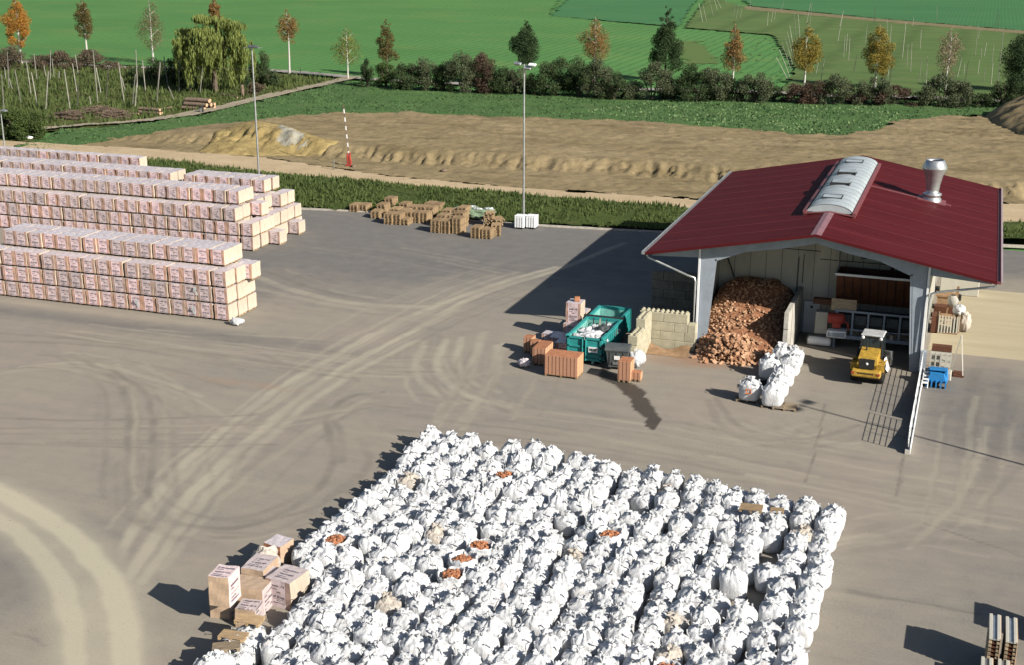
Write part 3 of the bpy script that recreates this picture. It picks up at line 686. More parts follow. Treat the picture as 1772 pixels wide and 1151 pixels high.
# far stack
YF = 88.75+PYD/2
for lv,xr in ((0,-53.35),(1,-53.35),(2,-54.85)): run(True, xr, YF, lv, 24 if lv==2 else 25, 'front row', 1.115)
run(True, -55.2, YF+1.3, 3, 23, 'second row', 1.115); run(True, -55.2, YF+2.5, 3, 23, 'third row', 1.115)
for lv,xr in ((0,-53.35),(1,-53.38),(2,-54.85)): run(True, xr, YF+1.3, lv, 1, 'second row', 1.115)
for lv,xr in ((0,-52.32),(1,-53.4),(2,-53.9)): run(True, xr, YF+2.5, lv, 1+(lv==0), 'third row', 1.115)
for r,y in (('fourth row',YF+3.75),('fifth row',YF+5.0)):
    for lv in (0,1): run(True, -53.6, y, lv, 1, r, 1.115)
    run(True, -55.0, y, 2, 2, r, 1.115)
run(True, -52.68, YF+6.25, 0, 2, 'sixth row', 1.115); run(True, -53.6, YF+6.25, 1, 2, 'sixth row', 1.115); run(True, -54.2, YF+6.25, 2, 2, 'sixth row', 1.115)
run(True, -55.65, YF+6.25, 3, 7, 'sixth row', 1.115); run(True, -64.75, YF+6.25, 3, 19, 'sixth row beyond the gap', 1.1)
run(True, -55.65, YF+7.45, 3, 7, 'seventh row', 1.115); run(True, -64.75, YF+7.45, 3, 19, 'seventh row beyond the gap', 1.1)
for lv in (0,1,2): run(True, (-53.6,-53.6,-54.2)[lv], YF+7.45, lv, 1, 'seventh row', 1.115)
run(True, -71.7, YF+11.8, 3, 17, 'hindmost row', 1.115); 
# packs buried inside the stacks: past 300 of the kind, one object
hm = MB()
def fill(x0, x1, y, lv):
    hm.box(((x0+x1)/2, y, (lv+.5)*LH+.02), (x1-x0, 1.0, LH-.06))
for r in (1,2):
    for lv in (0,1,2): fill(-64.0, -46.15, YN+1.17*r, lv)
for r,y in enumerate((YF+1.3, YF+2.5, YF+3.75, YF+5.0)):
    for lv in (0,1): fill(-81.3, -54.9, y, lv)
    if r < 2: fill(-81.3, -56.1, y, 2)
for y in (YF+6.25, YF+7.45):
    for lv in (0,1,2): fill(-86, -56.6, y, lv)
for lv in (0,1,2): fill(-92, -72.0, YF+11.8, lv)
o = hm.build('buried_brick_pallets', M['filmside']); o['kind'] = 'stuff'; tag(o, 'rest of the film-wrapped brick pallets buried inside the two stacks', 'brick pallets')
# white wrapped pack on the near stack's back edge and the crumpled film on the ground
def crumple(name, mat_, size, seed, n=18, lab=None, cat=None, loc=(0,0,0), amp=.35):
    R = np.random.RandomState(seed); vs = []; fs = []
    for i in range(n+1):
        for j in range(n*2):
            th = math.pi*i/n; ph = math.pi*j/n
            d = np.array([math.sin(th)*math.cos(ph), math.sin(th)*math.sin(ph), math.cos(th)])
            k = 1+amp*(2*abs(float(vnoise(d[0]*2.6+seed*3.1+9, d[1]*2.6+d[2]*2.1+20, seed))-.5)-.4)+amp*.7*(float(vnoise(d[0]*6+9, d[1]*6+d[2]*5+30, seed+3))-.5)
            vs.append((d[0]*size[0]*k, d[1]*size[1]*k, max(0,(d[2]*k*.5+.5))*size[2]))
    for i in range(n):
        for j in range(n*2): fs.append((i*n*2+j, (i+1)*n*2+j, (i+1)*n*2+(j+1)%(n*2), i*n*2+(j+1)%(n*2)))
    m = MB(); m.add(vs, fs, True); o = m.build(name, mat_, None, loc)
    if lab: tag(o, lab, cat)
    return o
p = G(410,562); crumple('crumpled_film', M['bag'], (.5,.3,.5), 11, lab='crumpled heap of white film on the ground at the corner of the near stack', cat='plastic film', loc=p)
m, ms = pack_mesh('x', .95, .9, .9, 0, 9, M['bag'], M['bag'], M['filmtop'])
tag(m.build('white_pack', ms, None, (-46.25, YN+3.3, 2*LH)), 'white film-wrapped pack behind the right end of the near stack', 'pack')
m = MB(); m.box((0,0,LH), (.95,1.0,2*LH-.05)); tag(m.build('brick_pack', M['filmside'], None, (-46.25, YN+3.35, 0)), 'tan brick pack carrying the white pack behind the near stack', 'pack')
for (px,py) in ((338,502),(237,522),(335,535)):
    # torn flaps of film hanging off front faces
    q = G(px,py); t = (71.25-0)/q.y; c = Vector((0,0,CAMH)) + (q-Vector((0,0,CAMH)))*t
    m = MB(); w = .22
    vs = [(math.sin(i*1.7)*.06-w/2+(w if j else 0), -.03-.09*math.sin(i*1.1+j), .25-i*.11) for i in range(6) for j in (0,1)]
    m.add(vs, [(2*i,2*i+1,2*i+3,2*i+2) for i in range(5)], True); m.add([(x,y+.012,z) for x,y,z in vs],[(2*i,2*i+2,2*i+3,2*i+1) for i in range(5)], True)
    lab = {338:'torn white film flap on the upper part of the fourth column', 237:'torn white film flap low on the tenth column', 335:'torn white film flap low on the third column'}[px if px!=335 else 335]
    tag(m.build('film_flap', M['bag'], None, c), lab+' of the near stack', 'film flap')
# ================================================================== BULK BAGS
from mathutils import noise as mn
def bag_mesh(name, seed, kind='tied', mat_=None):
    """woven bulk bag: squarish bulging body, slumped shoulders, gathered and tied spout; 'open' keeps a rim round its load"""
    R = random.Random(seed); n = 52; ph0 = R.uniform(0,6.28); nr = R.choice((7,8,9,10))
    if kind == 'open': prof = [(0,.40),(.02,.47),(.18,.515),(.45,.535),(.7,.525),(.86,.50),(.95,.50),(.99,.475),(.96,.45),(.84,.43)]
    else:
        top = R.uniform(.88,1.0); nk = R.uniform(.15,.22); fr = R.uniform(.2,.30); fh = R.uniform(.04,.13)
        prof = [(0,.40),(.02,.46),(.12,.505),(.28,.525),(.45,.535),(.60,.535),(.73,.51),(top*.86,.45),(top*.93,.36),(top*.98,.265),(top+.02,nk+.03),(top+.05,nk*.8),(top+.08,nk),(top+.07+fh*.5,fr*.8),(top+.07+fh,fr*.9),(top+.06+fh*.8,fr*.45),(top+.07,.03)]
    # refine the profile
    pr = []
    for (z0,r0),(z1,r1) in zip(prof[:-1],prof[1:]):
        k = 2
        for i in range(k): pr.append((z0+(z1-z0)*i/k, r0+(r1-r0)*i/k))
    pr.append(prof[-1])
    lean = (R.uniform(-.1,.1), R.uniform(-.1,.1)); ntop = (R.uniform(-.12,.12), R.uniform(-.12,.12))
    vs = []; fs = []; zt = pr[len(pr)//2][0]
    for i,(z,r) in enumerate(pr):
        t = i/(len(pr)-1); s = min(1, max(0,(z-.55)/.45))
        ex = 4.2-2.2*s if kind != 'open' else 3.6
        for j in range(n):
            a = 2*math.pi*j/n; c_, s_ = math.cos(a), math.sin(a)
            sq = (abs(c_)**ex+abs(s_)**ex)**(-1/ex)
            sq = 1+(sq-1)*.62
            pleat = .085*s*math.sin(nr*a+ph0+2.2*math.sin(a*2+seed)) + .045*s*math.sin((nr*2+1)*a+seed)
            if kind == 'open': pleat *= .35
            if i > len(pr)*.68 and kind != 'open': pleat = .2*math.sin(4*a+ph0)+.16*math.sin(7*a+seed*1.3)+.1*math.sin(11*a+seed)
            rr = r*sq*(1+pleat)
            x, y = rr*c_, rr*s_
            q = Vector((x*3.2+seed*7, y*3.2, z*3.2))
            d = mn.noise(q*.7)*.045 + (abs(mn.noise(q*1.8))*.12 - .03)*s + mn.noise(q*4.3)*.022*s
            if i == 0: d = 0
            k = 1+d/max(r,.2)
            vs.append((x*k+lean[0]*z*.6+ntop[0]*s*t, y*k+lean[1]*z*.6+ntop[1]*s*t, max(0, z+ (mn.noise(q*1.3+Vector((3,1,7)))*.13+mn.noise(q*2.9)*.05)*s)))
    for i in range(len(pr)-1):
        for j in range(n): fs.append((i*n+j, i*n+(j+1)%n, (i+1)*n+(j+1)%n, (i+1)*n+j))
    m = MB(); m.add(vs, fs, True); m.add(vs[:n], [tuple(range(n))[::-1]])
    return m
def loop_mesh(seed):
    R = random.Random(seed); m = MB(); w = .026; pts = []
    h = R.uniform(.05,.24); sp = R.uniform(.1,.2); tw = R.uniform(-.15,.15)
    for i in range(9):
        t = i/8; pts.append(Vector((.36+.06*math.sin(t*3.14)+tw*math.sin(t*3.14)*.5, .36+(t-.5)*sp*2-.05, .72+h*math.sin(t*3.14)+.04*math.sin(t*9+seed))))
    vs = []
    for p in pts: vs += [p+Vector((w,-w*.3,0)), p-Vector((w,-w*.3,0))]
    f = [(2*i,2*i+1,2*i+3,2*i+2) for i in range(8)]
    m.add(vs, f, True)
    vs2 = [v+Vector((.006,.006,.006)) for v in vs]; m.add(vs2, [q[::-1] for q in f], True)
    return m
bagproto = []
def make_bag(seed, kind='tied', mt=None, lab='white bulk bag'):
    o = bag_mesh('bulk_bag', seed, kind).build('bulk_bag', mt or M['bag'])
    tag(o, lab, 'bulk bag')
    for q in range(4):
        l = loop_mesh(seed*4+q).build('lifting_loop', M['bag'], o); l.rotation_euler = (0,0,q*math.pi/2)
    return o
tied = [make_bag(s) for s in range(1,15)]; opens = [make_bag(s,'open') for s in (31,32)]; dusty = make_bag(40,'tied',M['bagdusty'])
bused = set()
def put_bag(proto, x, y, label, grp='white bulk bags standing in the big block', z=0.0, sc=None, rz=None):
    sc = sc or (rnd.uniform(.89,1.05), rnd.uniform(.89,1.05), rnd.uniform(.86,1.16)); rz = rnd.choice((0,1,2,3))*math.pi/2+rnd.uniform(-.4,.4) if rz is None else rz
    if proto.name not in bused:
        bused.add(proto.name); o = proto; o.location = (x,y,z); o.rotation_euler = (0,0,rz); o.scale = sc; o['label'] = label
    else: o = dup(proto, (x,y,z), rz, label, sc)
    o['group'] = grp; return o
def rubble_top(x, y, label, seed, r=.42, z=.82):
    m = MB(); R = random.Random(seed); n = 14; vs = [(0,0,z+.13)]
    for k in (1,2,3):
        for j in range(n):
            a = 6.283*j/n; rr = r*k/3; vs.append((rr*math.cos(a), rr*math.sin(a), z+.13*(1-(k/3)**2)+R.uniform(-.03,.03)))
    fs = [(0,1+j,1+(j+1)%n) for j in range(n)]
    for k in (0,1):
        for j in range(n): fs.append((1+k*n+j, 1+(k+1)*n+j, 1+(k+1)*n+(j+1)%n, 1+k*n+(j+1)%n))
    m.add(vs, fs)
    for i in range(34):
        a = R.uniform(0,6.28); rr = r*math.sqrt(R.random())*.92
        m.box((rr*math.cos(a), rr*math.sin(a), z+.11*(1-(rr/r)**2)+.03), (R.uniform(.07,.17),R.uniform(.06,.12),R.uniform(.05,.1)), R.uniform(0,3), R.uniform(-.6,.6), R.uniform(-.6,.6))
    o = m.build('brick_rubble', M['brickplain'], None, (x,y,0)); tag(o, label, 'rubble', 'brick rubble filling the open bags'); return o
open_px = {(890,815):0,(838,945):1,(820,965):2,(795,990):3,(1040,925):4,(600,933):5,(1155,1145):6}
open_w = {k:G(k[0],k[1],.95) for k in open_px}
cl_poly = wpoly([(350,1130),(350,960),(450,915),(520,915),(540,990),(545,1050),(490,1070),(420,1100)], .6)
XL, XR, PXB = -23.75, -4.35, 1.105
cand = []
ncol = 20; colx = []; x = XL
for i in range(ncol):
    colx.append(x); x += (XR-XL)/(ncol-1) + (0.10 if i in (5,9,13) else -.018)
for i,cx_ in enumerate(colx):
    ytop = 55.75 - .11*(cx_-XL) + rnd.uniform(-.15,.15) - (.9 if i in (3,) else 0)
    if i >= 18: ytop -= .2
    pitch = rnd.uniform(1.09,1.16); y = ytop; j = 0
    while y > 32:
        px,py = PX((cx_,y,.7)), PY((cx_,y,.7))
        ok = py < 1168 and inside(cl_poly, np.array([cx_]), np.array([y]))[0] == False
        if i == 17 and (47.4 < y < 50.2 or 43.6 < y < 46.4): ok = False      # aisle beside the right-hand rows
        if i == 16 and 44.0 < y < 45.2: ok = False
        if (i == 11 and 50.6 < y < 51.7) or (i == 9 and 47.9 < y < 49.0) or (i == 6 and 45 < y < 46.1): ok = False
        if cx_ < -21.5 and y < 35.6+( -21.5-cx_)*-.2: ok = False
        if ok: cand.append((i, j, cx_+rnd.uniform(-.15,.15)+.22*math.sin(y*.55+i*.4)*(i<18), y+rnd.uniform(-.13,.13), py))
        y -= pitch*(1+(.12 if rnd.random() < .12 else 0)); j += 1
# the left edge is stepped: cut the corner the photo shows empty
cand.sort(key=lambda c: c[4])
opened = {}
for k,w in open_w.items():
    best = min(range(len(cand)), key=lambda a: (cand[a][2]-w.x)**2+(cand[a][3]-w.y)**2); opened[best] = k
open_lab = ['open white bag of broken brick near the far side of the block', 'open bag of broken brick, hindmost of three close together', 'open bag of broken brick, middle one of three close together', 'open bag of broken brick, nearest of three close together', 'open bag of brick shards in the middle right of the block', 'open bag with bricks peeping out at the left of the block', 'open bag of broken brick at the very front of the block']
print('BAGS', len(cand))
show = sorted(range(len(cand)), key=lambda a: min(1,max(0,(1151-cand[a][4])/20+.5))/mpp((cand[a][2],cand[a][3],.7))**2)
small = set([a for a in show if a not in opened][:max(0,len(cand)-296)])
rest = []; corner = None
for a,(i,j,x,y,py) in enumerate(cand):
    if a in small: rest.append((x,y)); continue
    lab = f"white tied bulk bag, {nth(i+1)} row from the left edge, {nth(j+1)} bag from the far end"
    if a in opened:
        q = opened[a]; put_bag(opens[a%2], x, y, open_lab[open_px[q]], sc=(1.05,1.05,1)); rubble_top(x, y, 'brick pieces in the '+open_lab[open_px[q]].replace('open ','').replace(' of broken brick','').replace(' of brick shards',''), a)
    elif i == 19 and j == 0: corner = put_bag(tied[3], x+.15, y, 'white bulk bag with an orange printed mark at the far right corner of the block', sc=(1,1,1.05), rz=0)
    elif rnd.random() < .035: put_bag(dusty, x, y, lab.replace('white tied','dusty pale'))
    else: put_bag(tied[rnd.randrange(14)], x, y, lab)
if rest:
    for q,(x,y) in enumerate(rest): pass
    m = MB()
    for q,(x,y) in enumerate(rest):
        b_ = bag_mesh('x', 50+q%3); m.M = Matrix.Translation((x,y,0)); m.add(b_.v, b_.f, True)
    m.M = Matrix.Identity(4)
    o = m.build('bulk_bags', M['bag']); o['kind'] = 'stuff'; tag(o, 'rest of the white bulk bags at the near and far fringes of the block', 'bulk bags')
# printed bag at the far right corner of the block
def letter_u(m, w, h, t, y=0):
    m.box((-w/2,y,0),(t,.012,h)); m.box((w/2,y,0),(t,.012,h)); m.box((0,y,-h/2+t/2),(w-t,.012,t)); m.box((0,y,h/2-t/2),(w*.4,.012,t))
def bag_print(o):
    m = MB(); letter_u(m,.22,.24,.05); m.build('printed_mark', M['bagtxt'], o, (.02,-.585,.50))
if corner is not None: bag_print(corner)
# eight bags in front of the barn with their pallets
def wpal(x, y, z, rz, lab, grp=None, w=1.2, d=.85, mt='oldwood'):
    o = pallet_mb(w, d, .14, 6).build('wooden_pallet', M[mt], None, (x,y,z)); o.rotation_euler = (0,0,rz); tag(o, lab, 'pallet', grp); return o
yb = [(1297,694,'single white bag with orange print on a pallet in front of the barn'), (1336,704,'white bag on a pallet, nearest of the row in front of the barn'), (1345,685,'second bag of the row in front of the barn'), (1356,666,'third bag of the row in front of the barn'),
      (1330,652,'white bag beside a black strap, left of the row before the barn'), (1366,648,'fourth bag of the row in front of the barn'), (1352,634,'hindmost bag of the row in front of the barn'), (1371,636,'leaning bag at the far right of the row before the barn')]
for q,(px,py,lab) in enumerate(yb):
    g = G(px,py); lab2 = lab
    z0 = 0.0
    if q in (0,1): wpal(g.x+(-.1 if q==0 else .05), g.y, 0, .03, ['wooden pallet under the single printed bag before the barn','wooden pallet under the near end bag of the row before the barn'][q]); z0 = .14
    o = put_bag(tied[(q*2+1)%9], g.x, g.y, lab2, 'white bulk bags in front of the barn', z0, (1.12,1.12,1.2), q*1.57)
    if q == 0: bag_print(o)
g = G(1358,707); wpal(g.x, g.y, 0, .05, 'dark empty pallet on the ground beside the near end of the bag row', w=1.25, d=1.0)
g = G(1322,668,.3); crumple('rubber_sheet', M['black'], (.42,.3,.5), 5, lab='black rubber strap bundle lying between the bags before the barn', cat='strap', loc=(g.x,g.y,.1))
# pallets lying on the block
for (px,py,z,rz,lab,mt) in ((1300,883,1.12,.0,'tan slatted pallet lying on bags near the far right corner','wood'),(1345,887,1.08,.1,'small tan board lying on a bag at the far right corner','wood'),
                         (432,1077,1.1,.1,'tan pallet lying on bags just below the wrapped packs','wood'),(404,1105,1.0,.15,'middle tan pallet on the bags at the left edge','wood'),(392,1124,.95,.5,'nearest tan pallet on the bags at the left edge, tilted','oldwood')):
    g = G(px,py,z); o = wpal(g.x, g.y, z, rz, lab, None, .95, .6, mt); o.rotation_euler = (rnd.uniform(-.1,.15), rnd.uniform(-.1,.1), rz)
    if 'board' in lab: o.scale = (.6,.6,1)
for (px,py) in ((430,1092),(400,1118),(385,1145),(365,1150),(412,1135)):
    g = G(px,py,.8); put_bag(tied[(px)%9], g.x, g.y, f"slumped white bag at the stepped left edge, {['nearest the wrapped packs','under the middle pallet','under the tilted pallet','outermost of all','behind the outermost one'][[430,400,385,365,412].index(px)]}")
# wrapped packs at the left edge of the block
def cpack(name, px, py, z, w, d, h, rz, front, side, top, lab, seed, print_face='-y'):
    g = G(px,py,z); m, ms = pack_mesh(name, w, d, h, 0, seed, M[front], M[side], M[top])
    o = m.build(name, ms, None, (g.x,g.y,z)); o.rotation_euler = (0,0,rz); return tag(o, lab, 'brick pack', 'wrapped brick packs at the left edge of the bags')
cp = [(390.5,1061,.0,.80,.95,1.06,.1,'filmtan','film1y','film1t','lower of the two tall stacked tan packs at the left edge'),
      (390.5,1040,1.08,.80,.95,1.20,.1,'filmtan','film1y','film1t','upper tall tan pack with grey film on top at the left edge'),
      (437,1052,.0,1.35,1.0,1.05,.1,'filmtan','film1y','filmtan','wide low tan pack in front of the tall ones'),
      (433,1080,.0,.80,.8,.80,.12,'filmtan','film1y','film1t','small grey-topped pack nearest the camera at the left edge'),
      (500,1040,.0,1.12,1.25,1.15,-.12,'film1','filmside','film1t','large printed pack standing beside the bags with a tan end'),
      (452,1017,.0,.95,1.3,1.1,.05,'filmtan','filmtan','film1t','printed flat-topped pack behind the tall tan ones'),
      (468,1025,.0,.9,.8,.9,0,'film1','brickside','filmtop','half-open pack with grey film between the printed packs'),
      (484,975,.0,.85,.9,1.0,-.15,'brickplain','filmtan','filmtop','torn pack with bare orange brick, farthest back at the left edge')]
for q,c_ in enumerate(cp):
    o = cpack('brick_pack', *c_, seed=20+q)
g = G(462,995); crumple('torn_film', M['bagdusty'], (.6,.5,1.2), 21, lab='yellowish torn film bag behind the wrapped packs', cat='plastic film', loc=g)
# ================================================================== BARN
XLW, XRW, YC, YBK, YREAR = -14.95, -1.95, 76.1, 82.0, 103.2     # wall lines, column line, inner back wall, rear wall
EL, ER, YFR, YBR, ZE, ZR = -18.25, 1.79, 75.28, 103.72, 6.02, 7.92
XM = (EL+ER)/2; SL = (ZR-ZE)/((ER-EL)/2)
def roofz(x): return ZR-abs(x-XM)*SL
barn = thing('barn', 'open-fronted barn with a dark red gabled roof and pale steel frame', 'barn', (XM, 89.5, 0))
BL = (-XM, -89.5, 0)
def bpart(name, m, mats, parent=None):
    m.v = [(x-XM, y-89.5, z) for x,y,z in m.v] ; return m.build(name, mats, parent or barn)
for s in (-1,1):
    m = MB(); xe = EL if s<0 else ER; nx, ny = 6, 24
    for k,dz in ((0,0),(1,-.14)):
        vs = [(xe+(XM-xe)*i/nx, YFR+(YBR-YFR)*j/ny, roofz(xe+(XM-xe)*i/nx)+dz) for j in range(ny+1) for i in range(nx+1)]
        fs = [(j*(nx+1)+i, j*(nx+1)+i+1, (j+1)*(nx+1)+i+1, (j+1)*(nx+1)+i) for j in range(ny) for i in range(nx)]
        if (s>0) != (k==1): fs = [f[::-1] for f in fs]
        m.mi = k; m.add(vs, fs)
    m.mi = 2
    # sheet overlaps running from ridge to eave and fine profile ribs
    for j in range(1,11):
        y = YFR+(YBR-YFR)*j/11+.03*(j%3)
        m.beam((xe+s*0,y,roofz(xe)+.012),(XM,y,ZR+.012), .055, .012)
    m.mi = 0
    for j in range(1,86):
        y = YFR+(YBR-YFR)*j/86; m.beam((xe,y,roofz(xe)+.002),(XM-s*-.02,y,ZR+.002), .05, .010)
    # verge boards
    m.mi = 0
    for y in (YFR-.03, YBR+.03): m.beam((xe,y,roofz(xe)-.06),(XM,y,ZR-.06), .05, .17)
    rf = bpart('roof', m, [M['roof'], M['palesteel'], M['roofseam'], M['rooftrim']])
    g = MB(); gx = xe+s*.10
    g.beam((gx,YFR-.05,ZE-.10),(gx,YBR+.05,ZE-.10),.17,.03); g.beam((gx+s*.09,YFR-.05,ZE-.02),(gx+s*.09,YBR+.05,ZE-.02),.025,.17); g.beam((gx-s*.09,YFR-.05,ZE-.03),(gx-s*.09,YBR+.05,ZE-.03),.025,.13)
    for y in (YFR-.05,YBR+.05): g.box((gx,y,ZE-.03),(.2,.02,.16))
    bpart('gutter', g, M['rooftrim'] if s>0 else M['steel'], rf).location
    if s > 0:
        g = MB(); g.beam((gx+.14,YFR-.06,ZE+.03),(gx+.14,YBR+.06,ZE+.03),.13,.03); bpart('eave_trim', g, M['eavetrim'], rf); roofR = rf
    else: roofL = rf
m = MB(); ya = 84.0
for s in (-1,1): m.beam((XM+s*.14,YFR-.05,ZR-.01),(XM+s*.14,ya+.3,ZR-.01),.32,.03,(s*.19,0,1))
bpart('ridge_cap', m, M['ridgem'], roofL)
# barrel skylight along the ridge
sy0, sy1, sw, sh = 82.4, 101.6, 1.36, .52
# work out both ends from where the photo shows them
for yy in np.arange(78,92,.1):
    if PY((XM,yy,ZR+.15)) < 362: sy0 = float(yy); break
for yy in np.arange(95,104,.1):
    if PY((XM,yy,ZR+sh)) < 269: sy1 = float(yy); break
print('SKY', sy0, sy1)
m = MB(); na, ns = 14, 16
def arch(r, z0):
    return [(XM+r*math.sin(-1.57+3.14*i/na), z0+sh*r/sw*math.cos(-1.57+3.14*i/na)) for i in range(na+1)]
pts = arch(sw, ZR-.06)
vs = [(x,sy0+(sy1-sy0)*j/ns,z) for j in range(ns+1) for x,z in pts]
m.add(vs, [(j*(na+1)+i, j*(na+1)+i+1, (j+1)*(na+1)+i+1, (j+1)*(na+1)+i)[::-1] for j in range(ns) for i in range(na)], True)
for y,rv in ((sy0,1),(sy1,-1)): m.add([(x,y,z) for x,z in pts], [tuple(range(na+1))[::rv]])
sk = bpart('skylight', m, M['skylight'], roofR)
m = MB()
for j in range(ns+1):
    y = sy0+(sy1-sy0)*j/ns
    q = arch(sw+.015, ZR-.06); 
    m = MB()
    for (x0,z0),(x1,z1) in zip(q[:-1],q[1:]): m.beam((x0,y,z0),(x1,y,z1),.03,.03,(0,1,0))
    bpart('glazing_bar', m, M['steel'], roofR)
m = MB()
for s in (-1,1): m.beam((XM+s*(sw+.12),sy0-.2,roofz(XM+sw)+.12),(XM+s*(sw+.12),sy1+.1,roofz(XM+sw)+.12),.22,.34,(s*.2,0,1))
m.beam((XM-sw-.2,sy0-.16,ZR-.16),(XM,sy0-.16,ZR+.03),.2,.06); m.beam((XM+sw+.2,sy0-.16,ZR-.16),(XM,sy0-.16,ZR+.03),.2,.06)
bpart('skylight_kerb', m, M['rooftrim'], roofR)
for q,(t,op) in enumerate(((.14,0),(.40,1),(.62,1),(.88,0))):
    y = sy0+(sy1-sy0)*t; m = MB(); zc = ZR-.06+sh
    if op:
        m.box((XM-.15,y,zc+.12),(1.25,1.1,.07),0,-.10); m.mi = 1
        for sx in (-1,1): m.box((XM-.15+sx*.6,y-.2,zc+.03),(.06,1.2,.2))
        m.box((XM-.15,y-.62,zc+.06),(1.25,.05,.16))
    else:
        m.mi = 1
        for sx in (-1,1): m.box((XM-.15+sx*.6,y,zc-.0),(.05,1.1,.07))
        for sy_ in (-1,1): m.box((XM-.15,y+sy_*.55,zc+.02),(1.2,.05,.05))
        m.mi = 0; m.box((XM-.15,y,zc+.0),(1.15,1.05,.05))
    bpart('smoke_hatch', m, [M['skylight'], M['darksteel']], roofR)
# chimney ventilator on the right slope
cxw = None
for yy in np.arange(80,100,.1):
    g = None
lo = min(((abs(PX((x,y,roofz(x)))-1613)+abs(PY((x,y,roofz(x)))-346), x, y) for x in np.arange(-6,1,.1) for y in np.arange(78,100,.1)))
vx, vy = float(lo[1]), float(lo[2]); vz = roofz(vx)
m = MB(); m.lathe([(.62,vz-.25),(.62,vz+.16),(.55,vz+.2),(.55,vz+.36),(.62,vz+.38),(.62,vz+.5),(.42,vz+.55),(.42,vz+.75),(.46,vz+1.1),(.60,vz+1.75),(.82,vz+2.2),(.84,vz+2.28),(.60,vz+2.8),(.56,vz+2.82),(.52,vz+2.7)], 28, (vx,vy,0))
bpart('roof_ventilator', m, M['steel'], roofR)
m = MB(); xx = XM+sw+.2; m.beam((xx,vy-.35,roofz(xx)+.03),(vx+1.3,vy-.35,roofz(vx+1.3)+.03),.28,.05); m.box((vx,vy,vz+.01),(1.9,1.7,.1),0,math.atan(SL))
bpart('flashing', m, M['rooftrim'], roofR)
# steel portal frame at the open front
for s,xw in ((-1,XLW),(1,XRW)):
    m = MB(); xi = -s   # towards inside
    zt = roofz(xw)-.2; a0, a1 = .36, .80
    # tapered haunched column: flanges and web
    for t0,t1 in ((0,1),):
        vs = [(xw,YC-.04,0),(xw+xi*a0,YC-.04,0),(xw+xi*a1,YC-.04,zt-.72),(xw+xi*.55,YC-.04,zt+.05),(xw,YC-.04,zt)]
        v2 = [(x,YC+.04,z) for x,_,z in vs]; n = len(vs)
        fs = [tuple(range(n)), tuple(range(n,2*n))[::-1]]+[(i,n+i,n+(i+1)%n,(i+1)%n) for i in range(n)]
        m.add(vs+v2, fs if s<0 else [f[::-1] for f in fs])
    m.beam((xw+xi*a0,YC,0),(xw+xi*a1,YC,zt-.72),.26,.05,(0,1,0)) ; m.beam((xw+xi*a1,YC,zt-.72),(xw+xi*.55,YC,zt+.03),.26,.05,(0,1,0)); m.beam((xw,YC,0),(xw,YC,zt),.26,.05,(0,1,0))
    bpart('column', m, M['palesteel'])
    # rafter: deep at the haunch, shallow at the ridge
    m = MB(); x1 = xw+xi*.55; x2 = XM; z1 = roofz(x1)-.17; z2 = ZR-.17
    vs = [(x1,YC-.04,z1-1.02),(xw+xi*a1,YC-.04,zt-.75),(x2-(x2-x1)*.35,YC-.04,ZR-.17-.35*abs(x2-x1)*SL-.52),(x2,YC-.04,z2-.42),(x2,YC-.04,z2),(x1,YC-.04,z1)]
    vs[0] = (xw+xi*a1*.98,YC-.04,zt-.70); vs[1] = (xw+xi*2.6,YC-.04,roofz(xw+xi*2.6)-.66)
    v2 = [(x,YC+.04,z) for x,_,z in vs]; n = len(vs)
    fs = [tuple(range(n)), tuple(range(n,2*n))[::-1]]+[(i,n+i,n+(i+1)%n,(i+1)%n) for i in range(n)]
    m.add(vs+v2, fs if s<0 else [f[::-1] for f in fs])
    for k in range(3): m.beam((vs[k][0],YC,vs[k][2]),(vs[k+1][0],YC,vs[k+1][2]),.24,.05,(0,1,0))
    m.beam((x1,YC,z1+.0),(x2,YC,z2+.0),.24,.05,(0,1,0))
    bpart('rafter', m, M['palesteel'])
    # cantilever under the overhang, with its tie
    m = MB(); xo = EL+.25 if s<0 else ER-.25; zo = roofz(xo)-.17
    vs = [(xw,YC-.03,roofz(xw)-.75),(xw,YC-.03,roofz(xw)-.17),(xo,YC-.03,zo),(xo,YC-.03,zo-.14)]
    v2 = [(x,YC+.03,z) for x,_,z in vs]; n = 4
    fs = [tuple(range(n)), tuple(range(n,2*n))[::-1]]+[(i,n+i,n+(i+1)%n,(i+1)%n) for i in range(n)]
    m.add(vs+v2, fs if s>0 else [f[::-1] for f in fs]); m.beam((xw,YC,roofz(xw)-.75),(xo,YC,zo-.14),.2,.04,(0,1,0))
    bpart('bracket', m, M['palesteel'])
    # gutter outlet pipe back to the wall and down
    m = MB(); xg = EL-.08 if s<0 else ER+.08; yp = YC-.28
    m.tube([(xg,yp,ZE-.12),(xg-s*.15,yp,ZE-.42),(xw+s*.7,yp,ZE-1.35 if s<0 else ZE-1.0),(xw+s*.32,yp,ZE-1.45 if s<0 else ZE-1.15),(xw+s*.26,yp,ZE-1.7),(xw+s*.26,yp,.1)], .07, 8)
    bpart('downpipe', m, M['steel'])
    m = MB(); m.box((xw+s*.24,YC-.18,.68),(.34,.42,1.36)); bpart('plinth', m, M['palesteel'])
    m = MB(); m.box((xw+s*.1,YC-.02,(roofz(xw)-.3)/2),(.12,.2,roofz(xw)-.3)); bpart('corner_trim', m, M['white'])
    # long wall behind the column, with panel joints
    m = MB(); zt = roofz(xw)-.16; m.box((xw+s*.06,(YC+.16+YREAR)/2,zt/2),(.12,YREAR-YC-.16,zt)); m.mi = 1
    for k in range(1,23): m.box((xw+s*.122,YC+.2+k*1.18,zt/2),(.012,.03,zt))
    m.box((xw-s*.06,(YC+YBK)/2,.75),(.14,YBK-YC-.3,1.5))
    bpart('wall', m, [M['panel'], M['concrete']])
